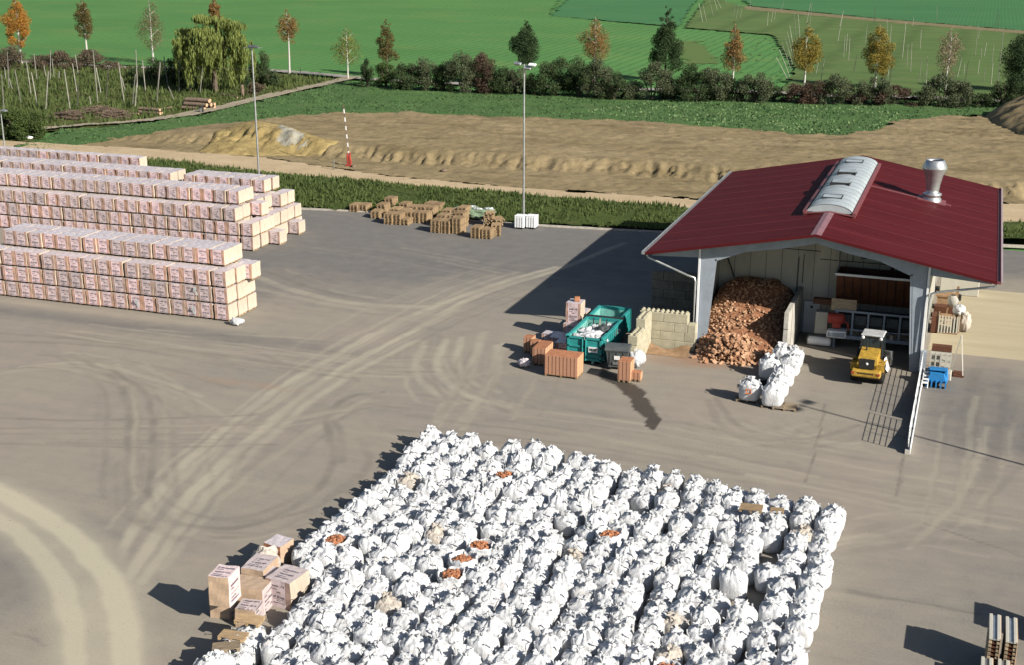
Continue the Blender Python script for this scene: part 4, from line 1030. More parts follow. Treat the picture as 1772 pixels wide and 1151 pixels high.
# inner back wall, rear gable
m = MB(); m.mi = 0
def gable(m, y, th, x0, x1):
    n = 5; poly = [(x0,0),(x1,0),(x1,roofz(x1)-.18),(XM,ZR-.18),(x0,roofz(x0)-.18)]
    vs = [(x,y,z) for x,z in poly]+[(x,y+th,z) for x,z in poly]
    m.add(vs, [tuple(range(n)), tuple(range(n,2*n))[::-1]]+[(i,n+i,n+(i+1)%n,(i+1)%n) for i in range(n)])
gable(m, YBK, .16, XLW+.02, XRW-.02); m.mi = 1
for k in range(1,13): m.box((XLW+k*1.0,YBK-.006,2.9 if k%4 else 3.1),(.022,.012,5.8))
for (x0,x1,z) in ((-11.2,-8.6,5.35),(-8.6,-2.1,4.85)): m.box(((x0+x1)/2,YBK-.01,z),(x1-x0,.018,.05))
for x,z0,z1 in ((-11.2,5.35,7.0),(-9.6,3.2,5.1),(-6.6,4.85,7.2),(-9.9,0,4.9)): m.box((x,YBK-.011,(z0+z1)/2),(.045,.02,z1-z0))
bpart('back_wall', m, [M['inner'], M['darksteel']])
m = MB(); gable(m, YREAR, .14, XLW, XRW); bpart('rear_wall', m, M['panel'])
m = MB(); m.box((-8.88,YBK-.05,1.03),(.98,.08,2.06)); m.mi = 1; m.box((-8.88,YBK-.02,1.06),(1.1,.05,2.14))
d = bpart('door', m, [M['white'], M['palesteel']])
m = MB(); m.box((-8.50,YBK-.12,1.02),(.13,.06,.04)); bpart('handle', m, M['darksteel'], d)
m = MB(); m.box((-8.9,YBK-.10,1.72),(.16,.02,.16)); bpart('window', m, M['darksteel'], d)
# ducts and lamp inside
m = MB(); m.tube([(-7.6,YBK-.5,6.9),(-7.65,YBK-.25,6.6),(-7.45,YBK-.2,6.2),(-7.45,YBK-.2,2.3)], [.13,.13,.1,.1], 10); m.lathe([(.10,6.85),(.2,6.95),(.22,7.1),(.1,7.15)],14,(-7.62,YBK-.55,0))
bpart('duct', m, M['panel'])
m = MB(); m.tube([(-4.2,YBK-.15,4.2),(-4.2,YBK-.15,6.9)],.09,8); bpart('pipe', m, M['brown'])
m = MB(); m.lathe([(.05,6.35),(.06,6.2),(.2,6.0),(.2,5.97),(.02,6.02)],14,(-5.7,78.5,0)); m.tube([(-5.7,78.5,6.35),(-5.7,78.5,roofz(-5.7)-.2)],.012,5); bpart('lamp_shade', m, M['darksteel'])
m = MB(); m.beam((-14.6,YBK-.3,5.1),(-14.0,YBK-.25,5.5),.09,.09); m.beam((-14.55,YBK-.3,5.0),(-13.9,YBK-.25,3.3),.09,.09); bpart('brace', m, M['darksteel'])
for yy in (79.2,82.0+3,88,91.5,95,98.5,102):
    for s,xw in ((-1,XLW),(1,XRW)):
        m = MB(); xo = EL+.25 if s<0 else ER-.25
        m.beam((xw+s*.12,yy,roofz(xw)-.5),(xo,yy,roofz(xo)-.26),.12,.16); bpart('bracket', m, M['palesteel'])
m = MB()
for x in np.arange(EL+.6,ER-.4,1.7): m.beam((x,YC+.1,roofz(x)-.24),(x,YBK-.02,roofz(x)-.24),.08,.14)
bpart('purlin', m, M['palesteel'])

# ------------------------------------------------------------------ rubble pile, bay walls
def bay_h(x, y):
    u = np.clip((y-74.3)/6.2, 0, 1.2); v = (x+12.35)/2.6
    h = 3.35*np.power(np.clip(u,0,1),.75)*np.clip(1.08-.42*np.abs(v)**2.2, .25, 1)
    fr = np.clip(1-((x+12.9)/2.1)**2-((y-75.4)/1.5)**2, 0, 1)
    return np.maximum(h*np.clip((u)*3,0,1), 1.0*fr) + .30*(fbm(x*1.6,y*1.6,91)-.5)*np.clip(u*5+fr*2,0,1)
xs = np.arange(-14.82,-9.64,.11); ys = np.arange(73.6,81.96,.11); X,Y = np.meshgrid(xs,ys); Z = bay_h(X,Y)+.10*(fbm(X*4,Y*4,92)-.5)-.03
ins = (X < -9.95+ (Y<76.6)*0) 
edge = np.clip((Y-73.8)/.5,0,1); Z = np.where(Y<76.2, np.where((X>-10.5),Z*np.clip((-9.7-X)/.8,0,1),Z), Z); Z = np.minimum(Z, np.where(X>-10.15, 2.5, 9))
Z = Z-.15*(1-edge)
pile = thing('rubble_pile', 'heap of orange brick rubble filling the left bay of the barn', 'rubble pile', (-12.4,77.5,0))
idx = np.arange(X.size).reshape(X.shape)
F = np.stack([idx[:-1,:-1].ravel(), idx[:-1,1:].ravel(), idx[1:,1:].ravel(), idx[1:,:-1].ravel()],1)
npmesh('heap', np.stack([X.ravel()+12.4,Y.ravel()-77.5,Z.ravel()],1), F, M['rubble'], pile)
R = random.Random(5); m = MB()
for i in range(1500):
    if i < 520: x = R.gauss(-12.9,.95); y = R.gauss(74.85,.55)
    else: x = R.uniform(-14.7,-10.1); y = R.uniform(74.6,81.5)
    if not (-14.9 < x < -9.9 and 73.3 < y < 81.8): continue
    z = float(bay_h(np.array(x),np.array(y))); s = R.uniform(.09,.23) if i < 520 else R.uniform(.04,.14)
    m.box((x+12.4,y-77.5,max(z,0)+s*.22+(R.uniform(0,.45) if i<420 and 73.9<y<75.4 and abs(x+12.9)<1.0 else 0)), (s*1.25,s,s*R.uniform(.5,.9)), R.uniform(0,3), R.uniform(-.8,.8), R.uniform(-.8,.8))
o = m.build('brick_pieces', M['shard'], pile); o['kind'] = 'stuff'
m = MB(); m.box((-9.62,78.7,1.5),(.26,6.3,3.0)); m.mi = 1
for k in range(1,4): m.box((-9.485,75.6+k*1.5,1.5),(.012,.03,3.0))
for k in range(1,3): m.box((-9.62,75.545,k*1.0),(.262,.012,.03))
tag(m.build('partition_wall', [M['concrete'], M['darksteel']]), 'grey concrete partition wall between the rubble heap and the machine', 'wall')
def blockwall(name, lab, blocks, loc, mt, top_nubs=True):
    root = thing(name, lab, 'block wall', loc)
    for (x0,x1,y0,y1,z0,z1) in blocks:
        m = MB(); m.box(((x0+x1)/2,(y0+y1)/2,(z0+z1)/2),(x1-x0-.015,y1-y0-.008,z1-z0-.012),bev=.025)
        o = m.build('concrete_block', mt, root)
    return root
def nubs(root, x0, x1, y0, y1, z, mt):
    lx, ly = x1-x0, y1-y0; n = max(1,round(max(lx,ly)/.3)); m = MB()
    for i in range(n):
        for j in range(2):
            t = (i+.5)/n; u = (j+.5)/2
            c_ = (x0+lx*t, y0+ly*u) if lx>=ly else (x0+lx*u, y0+ly*t)
            m.lathe([(.11,z-.01),(.10,z+.06),(.05,z+.10),(.001,z+.10)],8,(c_[0],c_[1],0),False)
    m.build('stud', mt, root)
h = .59; bl = []
rows = [[(0,.75),(.75,2.25),(2.25,3.5)],[(0,1.3),(1.3,2.8),(2.8,3.5)],[(0,.7),(.7,2.2),(2.2,3.0),(3.0,3.5)],[(0,1.5),(1.5,3.0)]]
for r_,row in enumerate(rows):
    for a_,b_ in row: bl.append((a_,b_,0,.6,r_*h,(r_+1)*h))
bw = blockwall('block_wall', 'pale concrete block wall with studs on top, joining the barn column', bl, (-18.45,75.25,0), M['block'])
nubs(bw, 0, 3.0, 0, .6, 4*h, M['block'])
bl = []
for r_,(y0,segs) in enumerate(((0,(1.2,1.5,1.55)),(.12,(1.5,1.5,1.1)),(.75,(1.1,1.5,.9)),(2.6,(1.65,)))):
    y = y0
    for s_ in segs: bl.append((0,.6,y,y+s_,r_*h,(r_+1)*h)); y += s_
bw2 = blockwall('block_wall', 'stepped pale concrete block wall running beside the teal containers', bl, (-18.25,70.95,0), M['block'])
bw2.rotation_euler = (0,0,.0)
nubs(bw2,0,.6,.75,2.6,3*h,M['block']); nubs(bw2,0,.6,2.6,4.25,4*h,M['block'])
bl = []
for r_ in range(5):
    x = 0 if r_%2 else -.7
    while x < 4.3: bl.append((max(0,x),min(4.4,x+1.5),0,.6,r_*h,(r_+1)*h)); x += 1.5
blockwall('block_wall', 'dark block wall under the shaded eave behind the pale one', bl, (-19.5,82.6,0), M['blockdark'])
m = MB(); X = [-17.75+.2*i for i in range(14)]; Yg = [73.9+.2*i for i in range(7)]
vs = [(x,y,.02+.42*max(0,(y-73.9)/1.3)*(.6+.5*math.sin(x*2.3+y*3))) for y in Yg for x in X]
m.add(vs,[(j*14+i,j*14+i+1,(j+1)*14+i+1,(j+1)*14+i) for j in range(6) for i in range(13)],True)
tag(m.build('sand_heap', M['sandmat']), 'low bank of brown sand swept against the block wall', 'sand heap')

# ------------------------------------------------------------------ bagging machine in the right bay
mc = thing('bagging_machine', 'brown hopper on a grey steel frame of posts inside the barn', 'machine', (-4.9,79.5,0))
def mp(name, m, mats, parent=mc, o=(-4.9,79.5,0)):
    m.v = [(x-o[0],y-o[1],z-o[2]) for x,y,z in m.v]; return m.build(name, mats, parent)
hx0,hx1 = -7.35,-2.3
m = MB(); m.add([(hx0,80.9,2.5),(hx1,80.9,2.5),(hx1,81.7,2.5),(hx0,81.7,2.5),(hx0+.05,79.6,4.55),(hx1,79.6,4.55),(hx1,81.8,4.55),(hx0+.05,81.8,4.55)],
  [(0,3,2,1),(0,1,5,4),(1,2,6,5),(2,3,7,6),(3,0,4,7)]); m.mi = 1
for k in range(1,10): t = k/10; m.beam((hx0+(hx1-hx0)*t,80.87,2.52),(hx0+(hx1-hx0)*t,79.57,4.53),.035,.02)
mp('hopper', m, [M['brown'], M['darksteel']])
m = MB(); m.beam((hx0,79.56,4.6),(hx1,79.56,4.6),.1,.14); m.beam((hx0,79.6,4.6),(hx0,81.8,4.6),.1,.12); mp('rim', m, M['white'])
for k in range(6):
    x = -7.05+k*.93; m = MB(); m.box((x,79.3,1.55),(.12,.14,1.75)); mp('post', m, M['palesteel'])
m = MB(); m.box((-4.7,79.25,.72),(5.2,.22,.22)); m.box((-4.7,79.3,1.25),(5.0,.1,.1)); m.box((-4.7,79.3,2.4),(5.0,.12,.12)); mp('frame', m, M['palesteel'])
for x in (-7.15,-2.4,-4.7): m = MB(); m.box((x,79.25,.31),(.2,.2,.6)); mp('leg', m, M['palesteel'])
m = MB(); m.box((-4.6,80.0,1.35),(4.9,.9,.5)); m.box((-4.6,80.3,1.95),(4.9,.5,.5)); mp('conveyor', m, M['darksteel'])
m = MB()
for k in range(5): m.box((-6.6+k*.93,79.42,1.85),(.7,.06,.55))
mp('guard_panel', m, M['bin'])
m = MB(); m.box((-6.7,79.35,2.75),(1.5,.08,.75)); mp('cover_plate', m, M['oldwood'])
m = MB(); m.box((-8.0,79.9,1.15),(.75,.6,1.9),bev=.02); m.mi = 1; m.box((-8.0,79.9,.12),(.7,.55,.22)); tag(m.build('control_cabinet', [M['panel'],M['darksteel']]), 'cream control cabinet beside the bagging machine', 'cabinet')
m = MB(); m.box((-7.9,80.4,2.6),(1.5,.5,.35),bev=.03); tag(m.build('timber_beam', M['brown']), 'short brown timber box resting above the cream cabinet', 'box')
m = MB(); m.lathe([(.001,-.5),(.28,-.5),(.33,-.4),(.33,.35),(.2,.5),(.001,.5)],16,(-7.05,79.05,1.95),axis='X'); m.box((-7.0,79.0,1.55),(.5,.4,.35),bev=.05); m.tube([(-6.7,79,1.9),(-6.35,79,1.7),(-6.3,79,1.3)],.06,6)
tag(m.build('motor', M['red']), 'bright red motor on the machine beside the cream cabinet', 'motor')
m = MB(); m.box((-6.95,78.75,1.05),(1.15,.6,.5),bev=.06); m.mi = 1; m.box((-6.95,78.43,1.05),(1.0,.02,.3)); tag(m.build('weighing_unit', [M['white'],M['palesteel']]), 'white box unit at the left end of the machine', 'machine')
g = G(1418,598); sw_ = thing('sweeper_attachment', 'pale roller sweeper attachment lying on the barn floor', 'sweeper', (g.x,g.y,0))
m = MB(); m.lathe([(.001,-.7),(.26,-.7),(.28,-.6),(.28,.6),(.26,.7),(.001,.7)],18,(0,-.15,.3),axis='X'); m.build('roller', M['white'], sw_)
m = MB(); m.box((0,.12,.5),(1.5,.5,.3),bev=.05); m.box((-.75,0,.35),(.06,.7,.5)); m.box((.75,0,.35),(.06,.7,.5)); m.build('hood', M['bin'], sw_)

# ------------------------------------------------------------------ wheel loader
wl = thing('wheel_loader', 'yellow wheel loader parked with its back to the yard in the barn mouth', 'wheel loader', (-4.62,72.45,0), -.05)
m = MB(); 
m.add([(-.55,.25,.95),(.55,.25,.95),(.55,1.75,.95),(-.55,1.75,.95),(-.50,.30,1.62),(.50,.30,1.62),(.52,1.75,1.85),(-.52,1.75,1.85),(-.55,.12,1.25),(.55,.12,1.25)],
 [(4,5,6,7),(0,1,9,8),(8,9,5,4),(1,2,6,5),(1,5,9),(3,0,4,7),(0,8,4),(2,3,7,6)]); m.build('engine_hood', M['yellow'], wl)
m = MB(); m.box((0,.1,.75),(1.62,.5,.42),bev=.08); m.box((0,.45,.72),(1.1,.6,.4),bev=.04); m.build('counterweight', M['yellow'], wl)
m = MB(); m.box((0,.15,1.28),(.82,.08,.56),0,0,-.12); m.build('radiator_grille', M['black'], wl)
m = MB(); m.lathe([(.001,0),(.075,0),(.075,.02),(.001,.02)],14,(0,.105,1.3),axis='Y'); m.build('emblem', M['plate'], wl)
m = MB()
for k in range(9): m.box((-.42+k*.1,-.156,.80),(.065,.012,.07 if k%2 else .085))
m.build('lettering', M['ink'], wl)
for s in (-1,1):
    m = MB(); m.box((s*.70,-.16,.80),(.16,.03,.11)); m.build('tail_light', M['red'], wl)
    m = MB(); m.box((s*.72,.95,1.20),(.42,1.15,.06),bev=.02); m.box((s*.72,.38,1.02),(.42,.06,.4)); m.build('fender', M['yellow'], wl)
    for y in (.95,3.0):
        m = MB(); m.lathe([(.30,-.2),(.52,-.21),(.60,-.15),(.615,0),(.60,.15),(.52,.21),(.30,.2)],26,(s*.72,y,.615),axis='X')
        for q in range(22):
            a = 6.283*q/22; m.box((s*.72+(.08 if q%2 else -.08),y+.61*math.cos(a),.615+.61*math.sin(a)),(.2,.06,.05),0,0,a+1.57)
        w = m.build('wheel', M['black'], wl)
        m = MB(); m.lathe([(.001,-.1),(.12,-.1),(.14,-.05),(.30,-.06),(.31,.12),(.22,.08),(.001,.1)],20,(s*.76,y,.615),axis='X'); m.build('rim', M['yellow'], w)
m = MB(); m.box((0,2.15,.75),(.9,1.7,.45)); m.box((0,2.0,1.05),(1.1,1.2,.35)); m.build('chassis', M['darksteel'], wl)
cb = thing('cab', None, None, (0,0,0)); cb.parent = wl; del_keys = [k for k in cb.keys()]
m = MB()
for (x,y) in ((-.6,1.55),(.6,1.55),(-.62,2.75),(.62,2.75)): m.beam((x,y,1.15),(x*.92,y+(.08 if y<2 else -.12),2.5),.08,.08)
m.box((0,2.15,1.2),(1.2,1.15,.1)); m.beam((-.6,2.72,1.75),(.6,2.72,1.75),.06,.06); m.build('cab_frame', M['darksteel'], cb)
m = MB(); m.box((0,2.15,2.55),(1.28,1.35,.13),bev=.05); m.build('cab_roof', M['cabroof'], cb)
m = MB(); m.box((0,1.6,1.95),(1.02,.02,1.0)); m.box((0,2.68,1.95),(1.02,.02,1.0)); m.box((-.585,2.15,1.9),(.02,.95,1.1)); m.box((.585,2.15,1.9),(.02,.95,1.1)); m.build('window', M['glass'], cb)
m = MB(); m.box((0,2.2,1.45),(.5,.5,.2),bev=.05); m.box((0,1.98,1.8),(.48,.12,.65),bev=.05); m.build('seat', M['black'], cb)
m = MB(); m.tube([(-.2,1.2,1.75),(-.2,1.2,2.35),(-.2,1.14,2.42)],.045,8); m.build('exhaust', M['darksteel'], wl)
for s in (-1,1):
    m = MB(); m.tube([(s*.6,2.75,2.3),(s*.92,2.7,2.35)],.018,5); m.box((s*.93,2.68,2.2),(.16,.05,.26)); m.build('mirror', M['darksteel'], wl)
    m = MB(); m.lathe([(.001,0),(.09,.0),(.1,.06),(.001,.08)],12,(s*.5,1.5,2.42),axis='Y'); m.build('work_light', M['lampw'], wl)
m = MB(); 
pr = [(3.9,.15),(4.55,.12),(4.65,.16),(4.1,.35),(3.95,.7),(4.0,1.0),(3.9,1.02),(3.82,.6)]
for s in (-.95,.95): m.add([(s,y,z) for y,z in pr]+[(s+.03,y,z) for y,z in pr],[tuple(range(8)),tuple(range(8,16))[::-1]])
m.add([(-.95,y,z) for y,z in pr]+[(.95,y,z) for y,z in pr],[(i,(i+1)%8,8+(i+1)%8,8+i) for i in range(8)]); m.build('bucket', M['steel'], wl)
m = MB()
for s in (-.35,.35): m.beam((s,2.6,1.35),(s,3.5,1.15),.1,.2); m.beam((s,3.5,1.15),(s,3.9,.6),.1,.18)
m.build('lift_arm', M['yellow'], wl)
m = MB(); m.add([(.80,1.2,.9),(1.05,1.35,.55),(1.1,1.9,.6),(.85,1.9,1.3),(.80,1.25,1.35)],[(0,1,2,3,4)]); m.add([(.80,1.2,.9),(1.05,1.35,.55),(1.1,1.9,.6),(.85,1.9,1.3),(.80,1.25,1.35)],[(4,3,2,1,0)]); m.build('side_panel', M['lampw'], wl)

# ------------------------------------------------------------------ guard rail along the right edge of the bay
gr = thing('guard_fence', 'low pale guard wall with open mesh railing running out from the barn corner', 'fence', (-1.75,69.5,0))
def gp(name, m, mt): m.v = [(x+1.75,y-69.5,z) for x,y,z in m.v]; return m.build(name, mt, gr)
m = MB(); m.box((-1.72,69.6,.11),(.24,13.3,.22)); gp('kerb_wall', m, M['concrete'])
for (y0,y1) in ((67.75,75.75),(63.2,67.35)):
    m = MB(); vs = [(-1.80,y0,.22),(-1.80,y1,.22),(-1.80,y0,.62 if y0>65 else .55)]; 
    m.add(vs+[(-1.74,y,z) for _,y,z in vs],[(0,2,1),(3,4,5),(0,3,5,2),(0,1,4,3),(1,2,5,4)]); gp('plinth_plate', m, M['darksteel'])
    nh = 7; top = 1.32
    for q in range(nh):
        z = .30+(top-.30)*q/(nh-1); m = MB(); m.tube([(-1.74,y0,z),(-1.74,y1,z)],.014,6); gp('rail', m, M['white'])
    np_ = 5 if y0>65 else 3
    for q in range(np_+1):
        y = y0+(y1-y0)*q/np_; m = MB(); m.box((-1.70,y,.72),(.035,.035,1.26)); gp('post', m, M['white'])
m = MB(); m.box((-1.60,69.6,.2),(.05,13.2,.36)); gp('skirting_board', m, M['white'])
# ================================================================== CONTAINERS AND GOODS BESIDE THE BARN
def container(lab, loc, rz, w, l, h, plate):
    root = thing('rolloff_container', lab, 'container', loc, rz)
    t = .06
    m = MB(); m.box((0,l/2,.28),(w-.1,l-.1,.08)); 
    for s in (-1,1): m.box((s*.5,l/2,.13),(.14,l-.2,.2))
    m.build('floor', M['tealin'], root)
    for s in (-1,1):
        m = MB(); m.box((s*(w/2-t/2),l/2,(h+.25)/2+.06),(t,l,h-.25)); m.mi = 1; m.box((s*(w/2-t-.006),l/2,(h+.25)/2+.06),(.012,l-.15,h-.3)); m.mi = 0
        for k in range(9):
            y = .25+k*(l-.5)/8; m.box((s*(w/2+.05),y,(h+.25)/2),(.10,.12,h-.3))
        m.beam((s*(w/2-.0),0,h+.03),(s*(w/2-.0),l,h+.03),.16,.14); m.build('side_wall', [M['teal'],M['tealin']], root)
    m = MB(); m.box((0,l-t/2,(h+.25)/2+.06),(w-.14,t,h-.25)); m.beam((-w/2,l,h+.03),(w/2,l,h+.03),.14,.14); m.mi = 1; m.box((0,l-t-.008,h/2+.1),(w-.2,.012,h-.4)); m.build('end_wall', [M['teal'],M['tealin']], root)
    for s in (-1,1):
        m = MB(); x = s*w/4; m.box((x,.05,(h+.2)/2+.05),(w/2-.05,.06,h-.2))
        for z in (.35,h*.38,h*.68,h+.0): m.box((x,.0,z),(w/2-.06,.09,.10))
        for q in (-1,1): m.box((x+q*(w/4-.08),-.0,(h+.2)/2+.05),(.11,.09,h-.2))
        d = m.build('door', M['teal'], root)
        m = MB(); m.tube([(s*.1,-.08,.3),(s*.1,-.08,h)],.03,6); m.build('locking_bar', M['teal'], d)
        for z in (.6,1.2): m = MB(); m.box((s*(w/2+.03),.03,z),(.1,.16,.14)); m.build('hinge', M['darksteel'], d)
        m = MB(); m.lathe([(.001,-.12),(.12,-.12),(.12,.12),(.001,.12)],12,(s*.6,.25,.12),axis='X'); m.build('roller', M['darksteel'], root)
    if plate:
        m = MB(); m.box((w/4+.02,-.075,.98),(.56,.02,.34)); p_ = m.build('number_plate', M['plate'], root)
        m = MB()
        for q,sh_ in enumerate('BAR'):
            x = w/4-.13+q*.15; y = -.092
            m.box((x-.05,y,.98),(.03,.01,.15)); m.box((x+.01,y,1.045),(.09,.01,.03)); m.box((x+.01,y,.98),(.09,.01,.03)); m.box((x+.05,y,1.01 if sh_!='A' else .98),(.03,.01,.09 if sh_!='A' else .15))
            if sh_=='B': m.box((x+.01,y,.915),(.09,.01,.03)); m.box((x+.05,y,.945),(.03,.01,.06))
            if sh_=='R': m.beam((x+.0,y,.97),(x+.055,y,.91),.03,.01)
        m.build('lettering', M['ink'], p_)
    return root
c0 = G(984,626); c1 = G(1042,638)
container('teal roll-off container full of white scraps, double doors towards the yard', (-20.62,70.75,0), .0, 2.15, 4.3, 1.62, True)
container('empty teal roll-off container standing behind the full one', (-20.75,75.5,0), .0, 2.05, 2.6, 1.5, False)
for q,(x,y,s) in enumerate(((-21.1,71.7,.7),(-20.45,71.6,.62),(-20.6,72.4,.75),(-21.2,72.9,.6),(-19.95,71.55,.42))):
    crumple('foam_scraps', M['bag'], (s,s*.9,.55), 40+q, 14, lab=f"white foam scraps in the full teal container, {['beside the left wall','at the middle door seam','behind the seam','deepest on the left','against the right wall'][q]}", cat='scraps', loc=(x,y,1.08), amp=.6)
crumple('dark_sheeting', M['bin'], (.75,1.2,.9), 51, 16, lab='dark grey plastic sheeting heaped in the full teal container', cat='plastic sheet', loc=(-20.2,73.6,.75))
for q,(x,y) in enumerate(((-20.9,74.1),(-20.2,74.6),(-19.85,74.3))):
    crumple('white_sack', M['bag'], (.45,.4,.6), 54+q, 12, lab=f"white sack at the far end of the full teal container, {nth(q+1)} from its left wall", cat='sack', loc=(x,y,.9))
for q in range(3):
    m = MB(); x = -21.2+q*.42; m.beam((x,74.7,1.75),(x+.35,73.2,1.0),.07,.05); m.build; tag(m.build('plank', M['darksteel'] if q!=1 else M['oldwood']), f"dark slat leaning in the full teal container, {nth(q+1)} from the left", 'slat')
m = MB(); m.box((-20.7,75.15,1.72),(2.5,.16,.16)); tag(m.build('steel_beam', M['darksteel']), 'dark steel beam lying between the two teal containers', 'beam')
# wheeled bin, white bag, brick stacks in front
wb = thing('wheeled_bin', 'dark grey four-wheeled refuse bin with rounded lid beside the teal container', 'bin', (-18.55,70.75,0), .12)
m = MB(); 
a = [(-.50,-.38,.18),(.50,-.38,.18),(.50,.38,.18),(-.50,.38,.18)]; b_ = [(-.66,-.52,1.2),(.66,-.52,1.2),(.66,.52,1.2),(-.66,.52,1.2)]
m.add(a+b_,[(3,2,1,0),(0,1,5,4),(1,2,6,5),(2,3,7,6),(3,0,4,7)]); m.box((0,0,1.2),(1.42,1.12,.09),bev=.03)
for x in (-.4,0,.4): m.box((x,-.47,.75),(.06,.05,.8),0,0,.13)
m.build('body', M['bin'], wb)
m = MB(); n = 12; vs = [(s*.72,-.58*math.cos(math.pi*i/n),1.24+.26*math.sin(math.pi*i/n)) for s in (-1,1) for i in range(n+1)]
m.add(vs,[(i,i+1,n+2+i,n+1+i)[::-1] for i in range(n)],True); m.add(vs,[tuple(range(n+1)),tuple(range(n+1,2*n+2))[::-1]]); m.build('lid', M['bin'], wb)
for x in (-.4,.4):
    for y in (-.3,.3): m = MB(); m.lathe([(.001,-.03),(.1,-.03),(.1,.03),(.001,.03)],12,(x,y,.1),axis='X'); m.build('wheel', M['black'], wb)
m = MB(); m.box((0,-.50,.80),(.34,.02,.24),0,0,.13); m.build('sticker', M['plate'], wb)
m = MB(); m.box((0,-.47,.45),(.5,.02,.16),0,0,.13); m.build('reflector', M['steel'], wb)
g = G(1100,636); crumple('rubble_sack', M['bag'], (.52,.45,1.1), 61, lab='white crumpled sack between the grey bin and the block wall', cat='sack', loc=g, amp=.3)
def bstack(px, py, w, d, h, lab, side='brickside', z=0, rz=.0, pal=True, par=None):
    g = G(px,py,z); root = thing('brick_stack', lab, 'brick stack', g, rz)
    m = MB(); m.box((0,d/2,.13+h/2),(w,d,h),bev=.012); 
    for v in range(len(m.m)): pass
    ms = [M['brick'],M[side],M['brickplain']]
    for k,f in enumerate(m.f):
        vs = [Vector(m.v[i]) for i in f]; nrm = (vs[1]-vs[0]).cross(vs[2]-vs[0]).normalized()
        m.m[k] = 1 if abs(nrm.x)>.8 else (2 if abs(nrm.z)>.8 else 0)
    m.mi = 2
    m.build('bricks', ms, root)
    pm = pallet_mb(w-.03,d-.03,.13,5); pm.v = [(x,y+d/2,zz) for x,y,zz in pm.v]; pm.build('pallet', M['wood'], root)
    return root
bstack(970,655,1.98,1.25,1.15,'big two-part stack of bare orange hollow bricks on pallets, nearest the yard')
m = MB(); m.box((0,.0,0),(1.96,.05,.03)); g = G(970,655); m.v=[(x+g.x,y+g.y+.42,1.30) for x,y,z in m.v]; 
bstack(932,634,.78,1.6,.95,'narrow stack of bare orange bricks behind the big two-part stack')
bstack(913,612,.55,.7,.85,'small stack of bare orange bricks farthest left of the teal container')
bstack(924,618,.5,.6,.8,'second small brick stack tucked beside the leftmost one')
bstack(1079,663,.72,.95,1.12,'tall narrow stack of orange bricks standing in front of the grey bin')
bs = bstack(1099,662,.62,.45,.45,'low broken brick stack at the foot of the tall narrow one')
g = G(907,636); crumple('film_heap', M['filmtop'], (.4,.35,.5), 66, lab='grey film heap lying in the shade left of the brick stacks', cat='plastic film', loc=(g.x,g.y,0))
def spack(px,py,z,w,d,h,lab,mats=('film1','filmside','filmtop')):
    g = G(px,py,z); m, ms = pack_mesh('x',w,d,h,0,int(px),*[M[k] for k in mats]); o = m.build('brick_pack', ms, None, (g.x,g.y+d/2,z)); return tag(o,lab,'brick pack','wrapped brick packs left of the teal containers')
gq = G(991,585)
spack(988,590,0,1.05,1.1,1.12,'white wrapped brick pack forming the base of the tower beside the teal container')
o = spack(988,590,1.13,.95,1.0,1.3,'upper wrapped brick pack of the tower beside the teal container'); o.location.y = G(988,590).y+.7; o.location.x = G(988,590).x+.05
m = MB(); m.box((0,0,0),(.34,.3,.28),.3,bev=.02); tag(m.build('brick', M['brickplain'], None, (o.location.x+.1,o.location.y,2.58)), 'loose orange brick on top of the wrapped tower', 'brick')
o = spack(1002,578,0,.9,1.0,1.5,'pale wrapped pack half hidden behind the tower of packs')
spack(963,600,0,.9,1.4,.55,'low dusty wrapped pack between the brick stacks and the container')
spack(950,590,0,1.0,.9,.42,'flat grey-topped pack left of the tower')
spack(975,617,0,1.1,1.2,.8,'shaded wrapped pack right behind the big brick stack')
# ================================================================== RIGHT OF THE BARN
g = G(1615,668); bm = thing('blue_machine_part', 'bright blue steel attachment on the ground outside the guard fence', 'attachment', (g.x+.15,g.y+.2,0))
m = MB(); m.add([(-.55,-.4,.25),(.55,-.4,.25),(.62,.45,.25),(-.62,.45,.25),(-.35,-.35,.75),(.35,-.35,.75),(.55,.4,.85),(-.55,.4,.85)],[(0,3,2,1),(4,5,6,7),(0,1,5,4),(1,2,6,5),(2,3,7,6),(3,0,4,7)]); m.build('frame', M['bluep'], bm)
for k in range(5): m = MB(); m.box((-.5+k*.25,-.5,.22),(.08,.35,.34)); m.build('tine', M['bluep'], bm)
m = MB(); m.box((0,.05,.92),(.9,.5,.1),bev=.03); m.box((.45,.1,.7),(.12,.6,.5)); m.build('bracket', M['bluep'], bm)
lr = thing('small_rack', 'small rack of white rungs between the guard fence and the blue attachment', 'rack', (-1.42,73.7,0))
for k in range(4): m = MB(); m.box((0,-.45+k*.32,.35+k*.10),(.34,.06,.10)); m.build('rung', M['white'], lr)
for s in (-1,1): m = MB(); m.beam((s*.15,-.55,.05),(s*.15,.6,.72),.04,.04); m.build('upright', M['white'], lr)
def rack(loc, w, d, h, lab):
    root = thing('slatted_crate', lab, 'crate', loc)
    for k in range(7): m = MB(); m.box((-w/2+.08+k*(w-.16)/6,-d/2,h/2+.1),(.09,.03,h)); m.build('slat', M['panel'], root)
    m = MB(); m.box((0,0,.08),(w,d,.12)); m.box((0,0,h*.95),(w,d,.05)); m.build('body', M['sandmat'], root)
    for s in (-1,1): m = MB(); m.box((s*(w/2-.03),0,h/2+.1),(.05,d-.1,h)); m.build('side', M['wood'], root)
    return root
rack((-.62,84.9,0),1.25,1.0,1.15,'crate with pale upright slats standing on the clay-covered slab')
m = MB(); m.box((-1.4,84.9,.62),(.5,.9,1.15),bev=.02); tag(m.build('brown_crate', M['brown']), 'brown box between the slatted crate and the barn wall', 'box')
rack((-.15,85.3,0),.5,.8,1.05,'narrow slatted crate behind the wider slatted crate')
